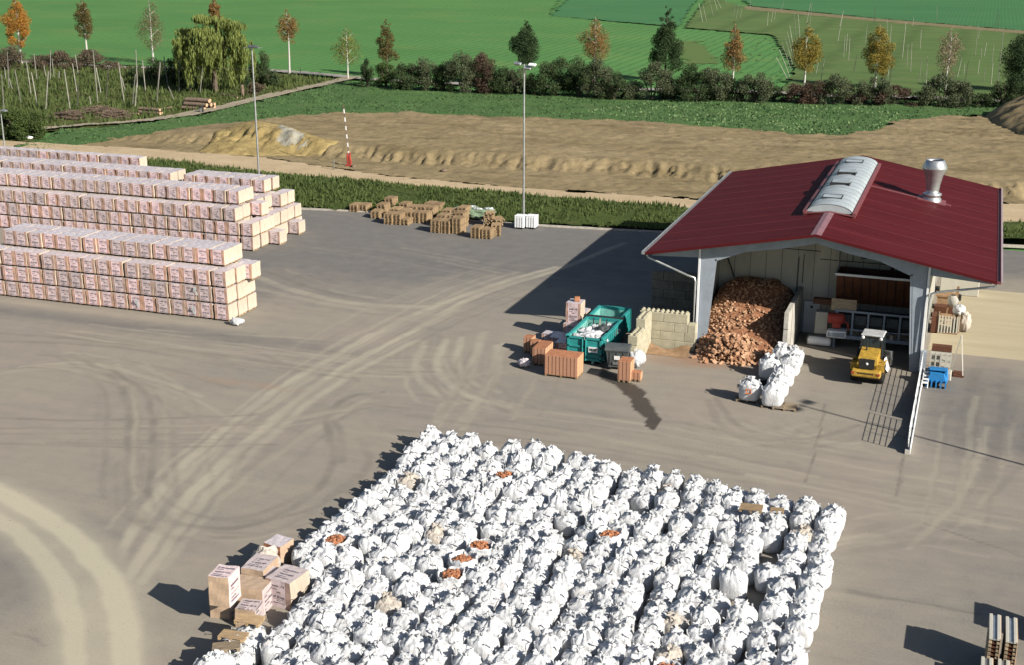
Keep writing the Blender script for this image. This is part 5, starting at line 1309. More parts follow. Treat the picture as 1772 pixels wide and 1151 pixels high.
crumple('white_sack', M['bag'], (.42,.4,.75), 71, lab='white sack slumped on the narrow slatted crate', cat='sack', loc=(-.05,85.6,1.0)); crumple('sand_bag', M['bagdusty'], (.4,.4,1.3), 72, lab='tall dusty sack right of the slatted crates', cat='sack', loc=(.38,85.5,0))
m = MB(); m.box((-1.0,88.5,.55),(1.3,.7,.5),bev=.03); m.box((-1.0,88.5,.2),(1.3,.7,.2)); tag(m.build('brown_box', M['brown']), 'dark brown box by the barn wall on the clay slab', 'box')
g = (-.5,87.2,0); cm = thing('cement_mixer', 'small grey-green cone mixer with an upright post', 'mixer', g)
m = MB(); m.lathe([(.18,1.2),(.32,1.35),(.36,1.6),(.2,1.9),(.17,1.9),(.3,1.6),(.15,1.3)],18); m.build('drum', M['concrete'], cm)
m = MB(); m.beam((.15,0,0),(.25,0,2.5),.16,.16); m.beam((-.4,0,0),(-.2,0,1.4),.1,.1); m.beam((-.4,-.4,.06),(.5,.4,.06),.1,.1); m.build('stand', M['sandmat'], cm)
m = MB(); m.box((.35,.1,1.75),(.3,.25,.4),bev=.03); m.build('motor_box', M['black'], cm)
m = MB(); m.box((-.9,90.6,1.0),(1.5,.8,.12),0,.0,.1); m.box((-.9,90.6,.5),(1.3,.6,.9)); tag(m.build('workbench', M['sandmat']), 'sandy workbench against the outer barn wall', 'bench')
m = MB(); m.box((-.2,95.0,.7),(2.6,1.2,1.4),bev=.04); tag(m.build('pale_stack', M['panel']), 'low pale stack behind the barn overhang', 'stack')
g = G(1622,640); tp = thing('pallet_rack', 'stack of upright pale pallets leaning by the guard fence', 'pallet rack', (-.75,76.2,0))
for k,z in enumerate((.1,.5,.9,1.3)): m = MB(); m.box((0,0,z),(1.15,.9,.06)); m.build('shelf', M['panel'], tp)
for x in (-.55,-.28,0,.28,.55): m = MB(); m.box((x,-.44,.7),(.08,.05,1.3)); m.build('upright', M['panel'], tp)
m = MB(); m.box((0,.2,1.5),(1.1,.5,.3)); m.build('load', M['brown'], tp)
m = MB(); m.box((-.7,75.0,.35),(1.25,.7,.5),bev=.05); tag(m.build('pale_box', M['panel']), 'pale flat box between the pallet rack and the blue attachment', 'box')
m = MB(); m.beam((.25,77.4,2.1),(.55,75.9,.05),.06,.05); m.beam((.25,77.4,2.1),(-.1,77.6,.05),.06,.05); tag(m.build('trestle', M['panel']), 'thin pale trestle pole leaning beside the pallet rack', 'trestle')
m = MB(); m.box((.3,76.3,.06),(.6,.9,.1)); tag(m.build('dark_mat', M['brown']), 'dark mat on the ground under the leaning pole', 'mat')
# ================================================================== STACKS AT THE NEAR RIGHT EDGE
def profile_stack(px, py, h, lab, L_=1.75, w=.37):
    g = G(px,py,h); root = thing('profile_stack', lab, 'profile stack', (g.x,g.y-L_/2,0)); n = int(h/.15)
    for k in range(n):
        m = MB(); z = k*.15+.075
        for s in (-1,1): m.box((s*(w/2-.055),0,z),(.11,L_-.02*(k%3),.10),bev=.01)
        m.build('profile', M['panel'] if k==n-1 else M['oldwood'], root)
        m = MB(); m.box((0,0,z-.03),(w-.23,L_-.06,.06)); m.build('filler', M['steel'] if k==n-1 else M['brown'], root)
    m = MB(); m.box((w/2+.018,0,h/2),(.03,L_,h-.1)); m.build('side_board', M['filmtan'], root)
    return root
profile_stack(1722,1062,1.65,'left one of two tall stacks of pale profiles'); profile_stack(1750,1067,1.65,'right one of two tall stacks of pale profiles')
profile_stack(1708,1136,.9,'low left stack of pale profiles in front of the tall left one'); profile_stack(1737,1140,.9,'low right stack of pale profiles in front of the tall right one')
o = profile_stack(1722,1062,1.65,'stack of pale profiles mostly beyond the right picture edge'); o.location = (4.62,46.6,0)
# ================================================================== WOODEN PALLET STACKS BY THE VERGE
pm = pallet_mb(.80,1.2,.135,6).build('wooden_pallet', M['wood']); tag(pm,'p','pallet'); firstp = [True]
def pstack(px, py, n, lab, rz=0.0, dy=0.0, dx=0.0, messy=0.0):
    g = G(px,py)
    for k in range(n):
        x = g.x+dx+rnd.uniform(-.02,.02)*(1+messy*8); y = g.y+.6+dy+rnd.uniform(-.02,.02)*(1+messy*8); z = k*.136
        l = f"wooden pallet, {lab}, {'lowest' if k==0 else 'topmost' if k==n-1 else nth(k+1)+' from the ground'}"
        if firstp[0]: firstp[0]=False; o = pm; o['label']=l
        else: o = pm.copy(); COL.objects.link(o); o['label']=l
        o.location=(x,y,z); o.rotation_euler=(rnd.uniform(-.1,.1)*messy,rnd.uniform(-.15,.15)*messy,rz+rnd.uniform(-.03,.03)*(1+messy*8)); o['group']='wooden pallets stacked along the verge'
sx = lambda x: 580+x/4.43
sy_ = lambda y: 320+y/4.43
for (x,y,n,lab,rz,dy) in ((142,205,5,'leftmost small stack',0,0),(210,206,5,'the second small stack from the left',0,0),
    (300,256,5,'the low dark stack left of the big group',.1,0),(350,225,7,'the stack just behind the low dark one',0,0),(375,205,8,'tall stack by the verge beside the big group',0,1.0),
    (405,301,7,'the near left corner of the big group',0,0),(467,303,7,'the big group, second in the near row',0,0),(525,306,4,'the short stack at the front of the big group',0,0),
    (430,270,7,'the second row of the big group, left end',0,.5),(500,280,7,'the second row of the big group, second',0,.4),(545,290,7,'the big group, beside the short stack',0,.2),(605,293,7,'the big group, third from its right end',0,.2),(665,295,7,'the near right corner of the big group',0,.2),
    (560,260,7,'the third row of the big group, left end',0,.9),(625,262,7,'the third row of the big group, middle',0,.9),(690,265,7,'the third row of the big group, right end',0,.9),(740,240,7,'the rear right corner of the big group',0,.9),(480,240,7,'the rear left corner of the big group',0,1.2),(675,238,7,'the rear middle of the big group',0,1.2),
    (765,365,8,'the middle group, near left corner',0,0),(843,370,8,'the middle group, second in the near row',0,0),(930,374,10,'the middle group, tall near right corner',0,0),
    (800,330,8,'the middle group, second row left',0,.3),(868,333,8,'the middle group, second row middle',0,.3),(940,336,10,'the middle group, second row right',0,.3),
    (830,295,8,'the middle group, rear left',0,.6),(895,295,8,'the middle group, rear middle',0,.6),(950,298,10,'the middle group, rear right',0,.6),
    (1072,408,7,'the right group, near left stack',0,0),(1215,392,7,'the right group, near right stack',.3,0)):
    pstack(sx(x), sy_(y), n, lab, rz, dy)
pstack(sx(1155), sy_(412), 6, 'the right group, dark stack in the middle', .05); pstack(sx(1165), sy_(322), 9, 'the right group, messy tall stack', .15, messy=.7); pstack(sx(1225), sy_(330), 6, 'the right group, tumbled stack at the back', .6, messy=1.4)
g = G(820,378); crumple('netting_heap', M['netm'], (1.9,1.1,1.0), 81, 26, lab='heap of green and white plastic netting between the pallet stacks and the verge', cat='netting', loc=g, amp=.5)
for q,(dx,dy,s) in enumerate(((.5,-.1,.45),(1.3,.3,.5),(-.2,.5,.4))): crumple('film_scraps', M['bag'], (s,s*.6,.35), 84+q, 12, lab=f"white film scrap on the netting heap, {['front','right','left'][q]} one", cat='plastic film', loc=(g.x+dx,g.y+dy,.72), amp=.7)
for q,px in enumerate((898,918)):
    g = G(px,396); root = thing('plastic_crate_pack', f"white ribbed plastic pallet box at the foot of the lamp post, {'left' if q==0 else 'right'} of the pair", 'plastic box', (g.x,g.y+.45,0))
    m = MB(); m.box((0,0,.62),(.84,.84,.95),bev=.04); m.build('body', M['lampw'], root)
    for k in range(4): m = MB(); m.box((-.33+k*.22,-.44,.6),(.11,.05,.9)); m.build('rib', M['white'], root)
    m = MB(); m.box((0,0,1.12),(.88,.88,.06),bev=.02); m.build('lid', M['lampw'], root)
    for x in (-.32,.32): m = MB(); m.box((x,0,.07),(.14,.8,.14)); m.build('foot', M['bin'], root)
# ================================================================== LAMP POSTS, BARRIER, LOGS
def lamp(loc, h, heads, lab, rz=0.0):
    root = thing('lamp_post', lab, 'lamp post', loc, rz)
    m = MB(); m.tube([(0,0,0),(0,0,h)],[.11,.065],12); m.build('pole', M['steel'], root)
    m = MB(); m.lathe([(.2,0),(.2,.04),(.12,.06),(.12,.3)],12); m.build('base', M['steel'], root)
    m = MB(); m.beam((-.75,0,h-.1),(.95,0,h-.1),.06,.06); m.build('arm', M['steel'], root)
    for (x,mt,z) in heads:
        m = MB(); m.box((x,-.12,h+z),(.62,.42,.13),0,.08,.25,bev=.03); hd = m.build('lamp_head', M[mt], root)
        m = MB(); m.box((x,-.14,h+z-.075),(.5,.32,.02),0,.08,.25); m.build('lens', M['glass'], hd)
    return root
hp = 13.45
g = G(906,386); lamp((g.x,g.y,0), rise(g,110), ((.75,'lampw',-.02),(-.55,'steel',.05),(.35,'steel',-.3)), 'tall steel lamp post with two floodlights in front of the hedge')
g = Vector((-67.4,107.0,0)); bx = min((abs(PX((x,107.2,4.0))-446.5),x) for x in np.arange(-72,-58,.02))[1]; g = Vector((bx,107.2,0))
lamp(g, rise(g,80), ((0.0,'bin',.05),(.3,'bin',0)), 'tall steel lamp post behind the far brick stack', .3)
g = G(9,262); lamp((g.x,g.y,0), rise(g,190), ((.6,'steel',.0),(-.5,'steel',0)), 'lamp post at the left edge beside the green bush')
lamp((15.2,58.8,0), 13.4, ((.7,'lampw',0),(-.7,'lampw',0)), 'lamp post beyond the right edge whose shadow crosses the yard', 1.2)
g = G(604,287); bt = thing('barrier', 'raised red and white barrier boom on a red post by the gravel road', 'barrier', (g.x,g.y,0))
m = MB(); m.box((-.12,0,.75),(.18,.26,1.3),bev=.03); m.box((.14,0,.75),(.13,.2,1.5),bev=.03); m.box((0,0,.08),(.7,.5,.16)); m.build('post', M['red'], bt)
hb = rise(g,181); x_top = min((abs(PX((x,g.y,hb))-594),x) for x in np.arange(g.x-3,g.x+2,.02))[1]-g.x
m = MB(); nst = 12
for k in range(nst):
    a_ = Vector((.02,0,1.2)).lerp(Vector((x_top,0,hb)),k/nst); b_ = Vector((.02,0,1.2)).lerp(Vector((x_top,0,hb)),(k+1)/nst); m.mi = k%2; m.beam(a_,b_,.10,.08)
m.build('boom', [M['plate'],M['log']], bt)
m = MB(); m.beam((.05,0,1.2),(.25,0,.3),.18,.18); m.build('counterweight', M['red'], bt)
def logs(px0, py0, px1, py1, rows, r, lab, seed):
    a_ = G(px0,py0); b_ = G(px1,py1); R = random.Random(seed); d = (b_-a_); L_ = d.length; d.normalize(); n = Vector((-d.y,d.x,0))
    k = 0
    for lv,cnt in enumerate(rows):
        for q in range(cnt):
            off = n*((q+lv*.5)*r*2.05) ; z = r+lv*r*1.75; rr = r*R.uniform(.8,1.05)
            A_ = a_+off+Vector((0,0,z))+d*R.uniform(-.5,.4); B_ = b_+off+Vector((0,0,z))+d*R.uniform(-.6,.6)
            root = thing('log', f"{lab}, {'lowest' if lv==0 else 'second' if lv==1 else 'top'} layer, {nth(q+1)} from the track", 'log', A_, group='felled logs by the track')
            m = MB(); m.tube([(0,0,0),(B_-A_)*.5+Vector((0,0,R.uniform(-.04,.04))),B_-A_],[rr,rr*.97,rr*.9],10,False); m.build('trunk', M['log'], root)
            for P_,s in ((Vector((0,0,0)),-1),(B_-A_,1)):
                m = MB(); m.tube([P_-d*.01*s,P_+d*.012*s],[rr*.97 if s<0 else rr*.88]*2,10); m.build('sawn_end', M['logend'], root)
logs(315,189,356,192,(4,3,2),.30,'grey log of the stack beside the dirt track',3)
logs(382,165,412,171,(2,),.2,'thin log lying below the willow',4)
logs(238,196,278,199,(2,1),.25,'felled log between brush and hop poles',6); logs(210,197,238,198,(1,),.16,'pale thin log beside the brush heap',7); logs(270,192,300,186,(1,),.16,'pale log near the stacked timber',8)
g = G(349,197); bd = thing('marker_stone', 'small dark block with a pale face in front of the log stack', 'block', g); m = MB(); m.box((0,0,.55),(.5,.5,1.1),bev=.06); m.build('block', M['darksteel'], bd); m = MB(); m.box((.05,-.26,.6),(.34,.02,.5)); m.build('face_plate', M['steel'], bd)
g = G(419,168); m = MB(); m.tube([g,g+Vector((.15,0,1.2)),g+Vector((.1,0,1.9))],[.3,.25,.2],10); tag(m.build('tree_stump', M['log']), 'pale broken tree stump at the foot of the willow', 'stump')
def brush(px,py,w,lab,seed):
    g = G(px,py); R = random.Random(seed); m = MB()
    for i in range(150):
        x = R.gauss(0,w*.3); y = R.gauss(0,.8); z = max(.05,1.0*(1-(x/w)**2*1.6)*R.random()); a = R.gauss(0,.5); L_ = R.uniform(.6,1.6)
        m.beam((x-L_*math.cos(a),y-R.uniform(-.4,.4),z),(x+L_*math.cos(a),y+R.uniform(-.4,.4),max(.04,z+R.uniform(-.3,.3))),R.uniform(.03,.1))
    o = m.build('brush_heap', M['log'], None, g); return tag(o, lab, 'brush heap')
brush(170,196,2.6,'heap of brown brushwood at the edge of the hop poles',1); brush(120,205,2.4,'low heap of reddish twigs beside the green bush',2); brush(200,203,1.8,'small heap of twigs nearest the dirt track',3)
for px,py,s,lab in ((21,237,.6,'pale square boulder under the green bush'),(51,240,.35,'small white stone right of the pale boulder'),(612,289,.25,'dark stone at the foot of the barrier'),(768,297,.3,'dark clod on the gravel road verge')):
    crumple('stone', M['lampw'] if 'dark' not in lab else M['log'], (s*1.3,s,s*1.1), int(px), 10, lab=lab, cat='stone', loc=G(px,py), amp=.25)
# earth mounds
def mound(name, pts, h, mt, lab, seed, res=.3):
    poly = wpoly(pts); P = np.array(poly); cx_, cy_ = P.mean(0); x0,y0 = P.min(0); x1,y1 = P.max(0)
    X, Y = np.meshgrid(np.arange(x0,x1+res,res), np.arange(y0,y1+res,res)); D = seg_dist(X,Y,poly+[poly[0]]); I = inside(poly,X,Y)
    D = np.where(I,D,0); Dm = D.max()
    Z = np.where(I, h*np.power(D/Dm,.75), -.4)*(.75+.5*fbm(X*.4,Y*.4,seed)) + .45*(fbm(X*.9,Y*.9,seed+1)-.5)*np.clip(D/1.0,0,1) + .22*(fbm(X*2.6,Y*2.6,seed+2)-.5)*np.clip(D,0,1) 
    gz = earth_h(X,Y) if name!='spoil_mound' else .1
    idx = np.arange(X.size).reshape(X.shape); F = np.stack([idx[:-1,:-1].ravel(), idx[:-1,1:].ravel(), idx[1:,1:].ravel(), idx[1:,:-1].ravel()],1)
    o = npmesh(name, np.stack([X.ravel(),Y.ravel(),(Z+gz).ravel()],1), F, mt); return tag(o, lab, 'earth mound')
mound('earth_mound', [(342,263),(372,242),(430,228),(490,232),(545,250),(590,262),(560,270),(450,270),(380,268)], 1.15, M['loess'], 'long low mound of yellow earth behind the gravel road', 3)
mound('clay_mound', [(455,262),(462,244),(490,236),(525,246),(560,262),(540,267),(490,266)], 1.3, M['clay_grey'], 'grey streaked clay tip on the mound of yellow earth', 8)
mound('spoil_mound', [(1698,207),(1712,196),(1760,190),(1880,186),(1900,300),(1840,285),(1760,245),(1715,222)], 3.4, M['earth'], 'large brown spoil mound at the right edge of the meadow', 13, .4)
# ================================================================== TREES, HEDGE, HOP POLES
def leaf_cloud(clumps, n, size, seed, droop=0.0, hang=False):
    """many small leaf faces spread through clumps (cx,cy,cz,rx,ry,rz)"""
    R = np.random.RandomState(seed); cl = np.array(clumps, float); wgt = cl[:,3]*cl[:,4]*cl[:,5]; wgt = wgt**.7; wgt /= wgt.sum()
    k = R.choice(len(cl), n, p=wgt); d = R.normal(size=(n,3)); d /= np.linalg.norm(d,axis=1)[:,None]; r = R.random(n)**.45
    P = cl[k,:3]+d*r[:,None]*cl[k,3:6]
    s = size*R.uniform(.55,1.35,n); a = R.normal(size=(n,3)); a /= np.linalg.norm(a,axis=1)[:,None]
    b = np.cross(a, R.normal(size=(n,3))); b /= np.linalg.norm(b,axis=1)[:,None]+1e-9
    if hang: a = np.stack([R.normal(size=n)*.12, R.normal(size=n)*.12, -np.ones(n)],1); b = np.cross(a, R.normal(size=(n,3))); b /= np.linalg.norm(b,axis=1)[:,None]+1e-9; A = a*s[:,None]*2.8; B = b*s[:,None]*.55
    else: A = a*s[:,None]; B = b*s[:,None]*.75
    V = np.stack([P-A*.5-B*.35, P-A*.3+B*.5, P+A*.6+B*.05, P+A*.1-B*.55],1).reshape(-1,3)
    return V, np.arange(n*4).reshape(n,4)
def limbs(m, h, r0, z0, spread, seed, n=9, top=.97):
    R = random.Random(seed); pts = [(0,0,-.2),(R.uniform(-.05,.05)*h*.2,0,h*.3),(R.uniform(-.06,.06)*h*.25,R.uniform(-.05,.05)*h*.2,h*.65),(0,0,h*top)]
    m.tube(pts,[r0,r0*.75,r0*.45,r0*.08],8)
    for i in range(n):
        z = z0+(h*.92-z0)*(i+.4)/n; a = i*2.4+R.uniform(-.4,.4); L_ = spread*(1-.75*(z-z0)/(h-z0))*R.uniform(.6,1.0)
        p1 = (math.cos(a)*L_*.5,math.sin(a)*L_*.5,z+L_*.4); p2 = (math.cos(a)*L_,math.sin(a)*L_,z+L_*.75)
        m.tube([(0,0,z),p1,p2],[r0*.35*(1-z/h*.6),r0*.2,r0*.05],5,False)
ROADTREES = 'trees along the country road'
def tree(px, pyb, pyt, wpx, crown_py, leafm, lab, dens=1.0, bark='birchbark', shape='birch', seed=1, size=.30, group=ROADTREES, extra=()):
    g = G(px,pyb); h = rise(g,pyt); w = 1.18*wpx*mpp(g); zc = rise(g,crown_py); R = random.Random(seed)
    root = thing('tree', lab, 'tree', (g.x,g.y,0), 0, group)
    m = MB(); limbs(m,h,.030*h*.62,zc,w*.45,seed,11); m.build('trunk', M[bark], root)
    cl = []; nn = int(26 if shape!='dense' else 34)
    for i in range(nn):
        t = (i+.5)/nn; z = zc+(h-zc)*(t**.95)
        if shape == 'birch': prof = math.sin(math.pi*min(1,max(0,.10+t*.92)))**.75*(1-.30*t)
        elif shape == 'cone': prof = (1-t)**.7*.95+.08
        elif shape == 'drop': prof = math.sin(math.pi*(.12+t*.85))**.8*(1.15-.7*t)
        else: prof = math.sin(math.pi*(.15+t*.8))**.6*(1.05-.5*t)
        rr = w*.5*prof; a = i*2.4+R.uniform(-.5,.5); off = rr*R.uniform(.3,.8)
        s = max(.18,rr*R.uniform(.35,.62)); cl.append((math.cos(a)*off,math.sin(a)*off,z+R.uniform(-.2,.2),s,s,s*R.uniform(.7,1.1)))
    V,F = leaf_cloud(cl, int(6500*dens*max(.6,h/8)), size*.5, seed)
    npmesh('crown', V, F, M[leafm], root, smooth=False); return root
T = [(38,112,-12,44,78,'l_orange','bright orange birch at the far left of the road row',1.15,'birch'),
 (152,108,-6,36,66,'l_olive','dark olive birch with white trunk, second from the left in the road row',.95,'birch'),
 (266,110,-4,50,86,'l_sparse','thin grey-brown birch with a long white trunk left of the willow',.55,'birch'),
 (378,118,-10,22,50,'l_rust','rust-coloured birch peeping over the top of the willow',.9,'birch'),
 (501,128,14,36,72,'l_rust','slender rusty birch right of the willow beside the road fork',.6,'birch'),
 (602,138,44,50,112,'l_ygreen','thin yellowish-green tree at the end of the dirt track',.5,'birch'),
 (670,132,31,36,100,'l_olive','dark brown narrow tree at the left end of the hedge',1.0,'cone'),
 (909,150,33,48,108,'l_dark','dark green upright tree behind the middle lamp post',1.5,'drop'),
 (1028,152,25,54,100,'l_rust','wide orange-brown birch right of the middle lamp post',.85,'drop'),
 (1151,140,12,54,110,'l_dark','dense dark green tree with ragged outline in the road row',2.0,'cone'),
 (1267,148,37,42,118,'l_rust','brown egg-shaped birch above the hedge',1.1,'drop'),
 (1391,152,40,52,120,'l_yel','yellow-green birch left of the golden one',1.2,'drop'),
 (1514,152,38,54,126,'l_yel','golden yellow birch in front of the hop garden',1.35,'drop'),
 (1636,160,44,46,126,'l_pink','bare pinkish birch with white branches in front of the hop garden',.5,'birch'),
 (1764,158,58,74,132,'l_dark','dark green bushy tree at the right end of the road row',2.4,'dense')]
for i,t_ in enumerate(T): tree(*t_[:5], t_[5], t_[6], t_[7]*(.62 if t_[5] not in ('l_dark','l_yel','l_orange') else .85), 'birchbark' if t_[8]!='cone' and t_[5]!='l_dark' else 'bark', t_[8], 100+i, .34)
for (px,py,lf,lab) in ((1514,62,'l_orange','orange'),):
    pass
# weeping willow
g = G(372,158); hW = rise(g,22); wW = 142*mpp(g)
root = thing('willow', 'large weeping willow with hanging yellow-green curtains', 'tree', (g.x,g.y,0))
m = MB(); limbs(m,hW*.85,.55,hW*.3,wW*.42,77,14); m.build('trunk', M['bark'], root)
R = random.Random(9); cl = []
lumps = [(-.30,0,.80,.24),(-.12,-.1,1.0,.25),(.08,.1,.97,.27),(.27,-.05,.92,.24),(.40,.05,.66,.15),(-.42,.05,.60,.14),(.0,-.25,.84,.22),(.18,-.28,.74,.2),(-.2,-.28,.70,.2),(.12,.3,.86,.24)]
for i in range(30):
    a = R.uniform(0,6.283); rr = math.sqrt(R.random()); top = hW*(.92-.36*rr**2)*R.uniform(.8,1.0); bot = top*R.uniform(.1,.5)*(1-.5*rr); cl.append((math.cos(a)*rr*wW*.42,math.sin(a)*rr*wW*.34,(top+bot)/2,wW*.035,wW*.035,(top-bot)/2))
for lx_,ly_,lh_,lr_ in lumps:
    for i in range(13):
        a = R.uniform(0,6.283); rr = math.sqrt(R.random()); x = lx_*wW+math.cos(a)*rr*lr_*wW; y = ly_*wW+math.sin(a)*rr*lr_*wW
        top = hW*lh_*(1-.22*rr**2)*R.uniform(.9,1.0); bot = top-hW*lh_*R.uniform(.18,.8)*(.35+.65*rr); s_ = wW*.026*R.uniform(.7,1.6)
        cl.append((x,y,(top+bot)/2,s_,s_,(top-bot)/2))
    for i in range(3): a = R.uniform(0,6.283); cl.append((lx_*wW+math.cos(a)*lr_*wW*.4,ly_*wW+math.sin(a)*lr_*wW*.4,hW*lh_*.93,lr_*wW*.4,lr_*wW*.4,hW*.05))
V,F = leaf_cloud(cl, 18000, .22, 5, hang=True); npmesh('crown', V, F, M['l_willow'], root, smooth=False)
# bushes and hedge
def bush(px, pyb, w, h, leafm, lab, seed, group=None, dens=1.0, name='bush'):
    g = G(px,pyb); k = mpp(g); W_ = w*k; H_ = max(.8,rise(g,pyb-h)); R = random.Random(seed)
    root = thing(name, lab, 'bush', (g.x,g.y,0), 0, group)
    m = MB()
    for i in range(7): a = i*.9; m.tube([(0,0,-.1),(math.cos(a)*W_*.15,math.sin(a)*.5,H_*.45),(math.cos(a)*W_*.36,math.sin(a)*1.0,H_*.8)],[.08,.05,.02],5,False)
    m.build('stem', M['bark'], root)
    cl = []
    for i in range(26):
        x = R.uniform(-1,1); t = R.random(); z = H_*(.10+.82*t)*(1-.28*abs(x)**2); x *= (1-.35*t)
        s = R.uniform(.13,.24); cl.append((x*W_*.44,R.uniform(-1,1)*min(W_*.36,2.2)*(1-.3*t),z,W_*s*.8,min(W_*s,1.2),H_*s*.85))
    V,F = leaf_cloud(cl, int(3600*dens*max(.5,W_*H_/14)), .17, seed); npmesh('foliage', V, F, M[leafm], root, smooth=False)
HG = 'bushes of the hedge along the country road'
HB = [(636,152,26,48,'l_dark'),(668,150,40,40,'l_green'),(702,156,56,50,'l_bush'),(738,157,52,54,'l_bushg'),(768,158,40,50,'l_bush'),(800,160,60,62,'l_bushg'),(834,160,56,70,'l_bushr'),(866,162,50,46,'l_bush'),(893,163,44,44,'l_bushg'),(925,165,40,40,'l_bush'),
 (962,166,72,66,'l_bush'),(1002,168,66,66,'l_bush'),(1034,170,60,66,'l_bushg'),(1062,172,52,44,'l_bush'),(1090,170,34,26,'l_bush'),(1128,172,84,62,'l_bushg'),(1166,170,40,36,'l_bush'),(1205,176,64,62,'l_bush'),(1238,176,62,58,'l_bushg'),(1268,176,40,44,'l_bush'),(1306,178,58,54,'l_bushg'),(1338,176,34,26,'l_bush'),
 (1380,180,48,36,'l_bushr'),(1408,180,46,38,'l_bushr'),(1442,181,62,48,'l_bushg'),(1480,180,40,28,'l_bushr'),(1512,181,60,52,'l_bushg'),(1548,182,62,34,'l_bushr'),(1590,182,40,24,'l_bush'),(1626,184,66,52,'l_bushg'),(1658,184,48,42,'l_bushg'),(1694,184,48,24,'l_bush'),(1738,186,52,52,'l_bush'),(1768,184,60,56,'l_dark')]
tone = {'l_dark':'dark green','l_green':'mid green','l_bush':'dark','l_bushg':'grey-green','l_bushr':'reddish-brown'}
for i,(px,py,w,h,lf) in enumerate(HB): bush(px,py,w*1.15,h*1.08,lf,f"{tone[lf]} hedge bush by the country road, {nth(i+1)} from the left" if i<30 else f"{tone[lf]} hedge bush by the country road, {['fourth','third','second','first'][min(3,i-30)] if len(HB)-i>1 else 'last'} from the right end",300+i,HG)
HL = [(15,122,60,42,'l_brown'),(70,118,50,26,'l_brown'),(108,118,60,34,'l_brown'),(150,118,60,34,'l_brown'),(190,122,50,18,'l_brown'),(240,134,40,20,'l_bush'),(272,140,56,40,'l_bush'),(305,146,44,46,'l_bush'),(452,146,40,66,'l_bush'),(470,150,34,30,'l_bush'),(418,150,40,30,'l_bush'),(330,156,40,30,'l_dark'),(445,165,44,24,'l_brown'),(30,240,60,50,'l_green'),(62,238,44,44,'l_green'),(5,238,40,46,'l_green')]
lbl = ['brown twiggy thicket at the far left edge','low brown thicket under the orange birch','brown thicket between the two left birches','brown thicket under the olive birch','low scrub beside the country road left of the willow','dark scrub behind the hop poles left of the willow','dark bush at the left foot of the willow','tall dark bush touching the willow\'s left side','dark upright bush touching the willow\'s right side','small dark bush beside the road fork','dark bush under the willow\'s right curtain','dark bush under the willow\'s left curtain','brown scrub between willow and dirt track','large green bush by the left lamp post','right-hand green bush of the clump by the left lamp post','green bush cut by the left picture edge']
for i,((px,py,w,h,lf),lb) in enumerate(zip(HL,lbl)): bush(px,py,w,h,lf,lb,400+i,None,1.0 if lf!='l_green' else 1.8)
# hop poles: tall leaning poles
def hop_pole(b_, t_, dark, lab, grp, r=.085):
    g = G(*b_); d = (g-Vector((0,0,CAMH))); n = Vector((d.x,d.y,0)).normalized()
    z = rise(g,t_[1]); best = min((abs(PX(g+Vector((_r.x,_r.y,0)).normalized()*s+Vector((0,0,z)))-t_[0]),s) for s in np.arange(-8,8,.05))[1]
    top = Vector((_r.x,_r.y,0)).normalized()*best+Vector((0,0,z))
    m = MB(); m.tube([(0,0,-.2),top*.5,top],[r,r*.9,r*.75],6); o = m.build('hop_pole', M['poledark' if dark else ('stake' if r<.07 else 'pole')], None, (g.x,g.y,0)); tag(o,lab,'pole',grp)
P1 = [(40,780,15,400),(90,550,75,170),(130,560,90,440),(215,690,150,350),(320,620,270,270),(390,760,322,380),(380,480,345,190),(465,780,495,370),(512,480,515,150),(555,450,530,240),(470,430,450,310),(720,780,655,350),(785,580,740,290),(800,400,770,200),(790,760,800,480,1),(1000,700,950,150),(1030,580,980,330),(1080,690,1110,340,1),(1270,690,1210,280),(1280,570,1240,430),(1405,560,1388,150),(1350,740,1385,400),(1490,600,1455,260),(1600,690,1635,270),(1720,540,1675,240),(1520,470,1500,310),(60,460,45,330),(600,470,605,370),(930,720,915,620)]
P2 = [(1020,480,1045,265),(915,470,915,260),(855,430,838,285),(800,520,820,320),(985,430,950,330),(890,510,860,440),(1105,330,1125,245),(690,540,700,420)]
ps = [((x/5.907,60+y/5.907),(u/5.907,60+v/5.907),bool(q)) for x,y,u,v,*q in P1]+[((x/2.953,y/2.953),(u/2.953,v/2.953),False) for x,y,u,v in P2]
ps.sort(key=lambda a: a[0][0])
def lean(b_,t_): d = t_[0]-b_[0]; return 'upright' if abs(d)<2 else ('leaning left' if d<0 else 'leaning right')
def pl(i,n,where): 
    if i < 30: return f"{nth(i+1)} from the left {where}"
    return f"{nth(n-i)} from the right {where}"
for i,(b_,t_,dk) in enumerate(ps): hop_pole(b_,t_,dk,f"{'dark' if dk else 'grey'} {lean(b_,t_)} hop pole, {pl(i,len(ps),'in the old hop yard')}",'poles of the old hop yard')
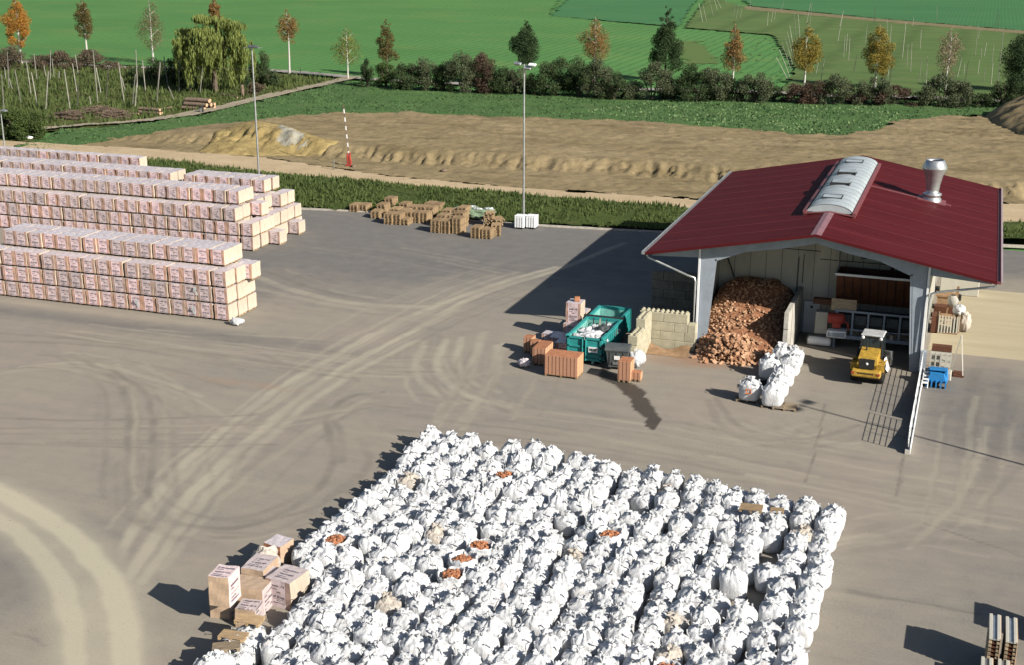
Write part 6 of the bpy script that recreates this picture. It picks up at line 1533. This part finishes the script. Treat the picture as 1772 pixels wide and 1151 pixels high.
Q1 = [(70,180,105,20),(95,200,115,20),(315,320,360,80),(330,200,355,95),(20,300,5,110),(600,175,610,50,1),(530,340,545,190),(380,400,390,260),(360,450,370,280),(400,470,410,290),(440,560,465,430,1),(180,640,210,470),(145,570,165,480),(700,360,703,140),(720,380,735,190),(705,600,730,420),(720,670,745,430,1),(820,450,850,170),(855,520,865,340),(885,560,895,330),(960,380,968,230),(900,200,910,130),(950,650,970,450),(980,670,985,570),(1005,700,1015,440),(1090,150,1090,40),(1390,430,1412,210),(1410,300,1430,230),(1250,600,1285,450),(1310,640,1340,470,1),(1300,580,1310,490),(1410,580,1425,460),(1460,440,1480,330),(1440,450,1440,370),(1520,490,1535,350),(1515,660,1530,490),(1455,640,1470,530),(1560,720,1615,210),(1540,220,1575,70,1),(1570,220,1580,110,1)]
Q2 = [(565,400,505,290),(575,385,520,250),(582,350,535,220),(590,325,550,190),(597,310,560,160),(600,290,575,130),(610,210,597,65),(130,110,110,15),(150,105,130,20),(185,80,165,0),(205,50,190,0),(225,40,205,0),(255,25,245,0),(285,90,300,10),(300,95,315,20),(320,90,335,20),(370,40,375,0),(460,130,465,60),(480,110,490,50),(495,100,505,50),(530,60,545,0)]
ps = [((1380+x/4.52,y/4.52),(1380+u/4.52,v/4.52),bool(q)) for x,y,u,v,*q in Q1]+[((1172+x/2.953,y/2.953),(1172+u/2.953,v/2.953),False) for x,y,u,v in Q2]
ps.sort(key=lambda a: a[0][0])
for i,(b_,t_,dk) in enumerate(ps): hop_pole(b_,t_,dk,f"{'dark' if dk else 'grey'} {lean(b_,t_)} hop pole, {pl(i,len(ps),'in the hop garden')}"if i<30 else f"{'dark' if dk else 'grey'} {lean(b_,t_)} hop pole, {nth(len(ps)-i) if len(ps)-i<=30 else 'middle one'} from the right in the hop garden",'poles of the hop garden',.06)
# small roadside posts
for q,(px,py) in enumerate(((578,295),(520,128))):
    g = G(px,py); m = MB(); m.box((0,0,.6),(.1,.08,1.2)); m.box((0,0,1.22),(.12,.1,.1)); tag(m.build('marker_post', M['pole'],None,g), ['short marker post on the gravel road edge left of the barrier','small white post at the road fork'][q], 'post')
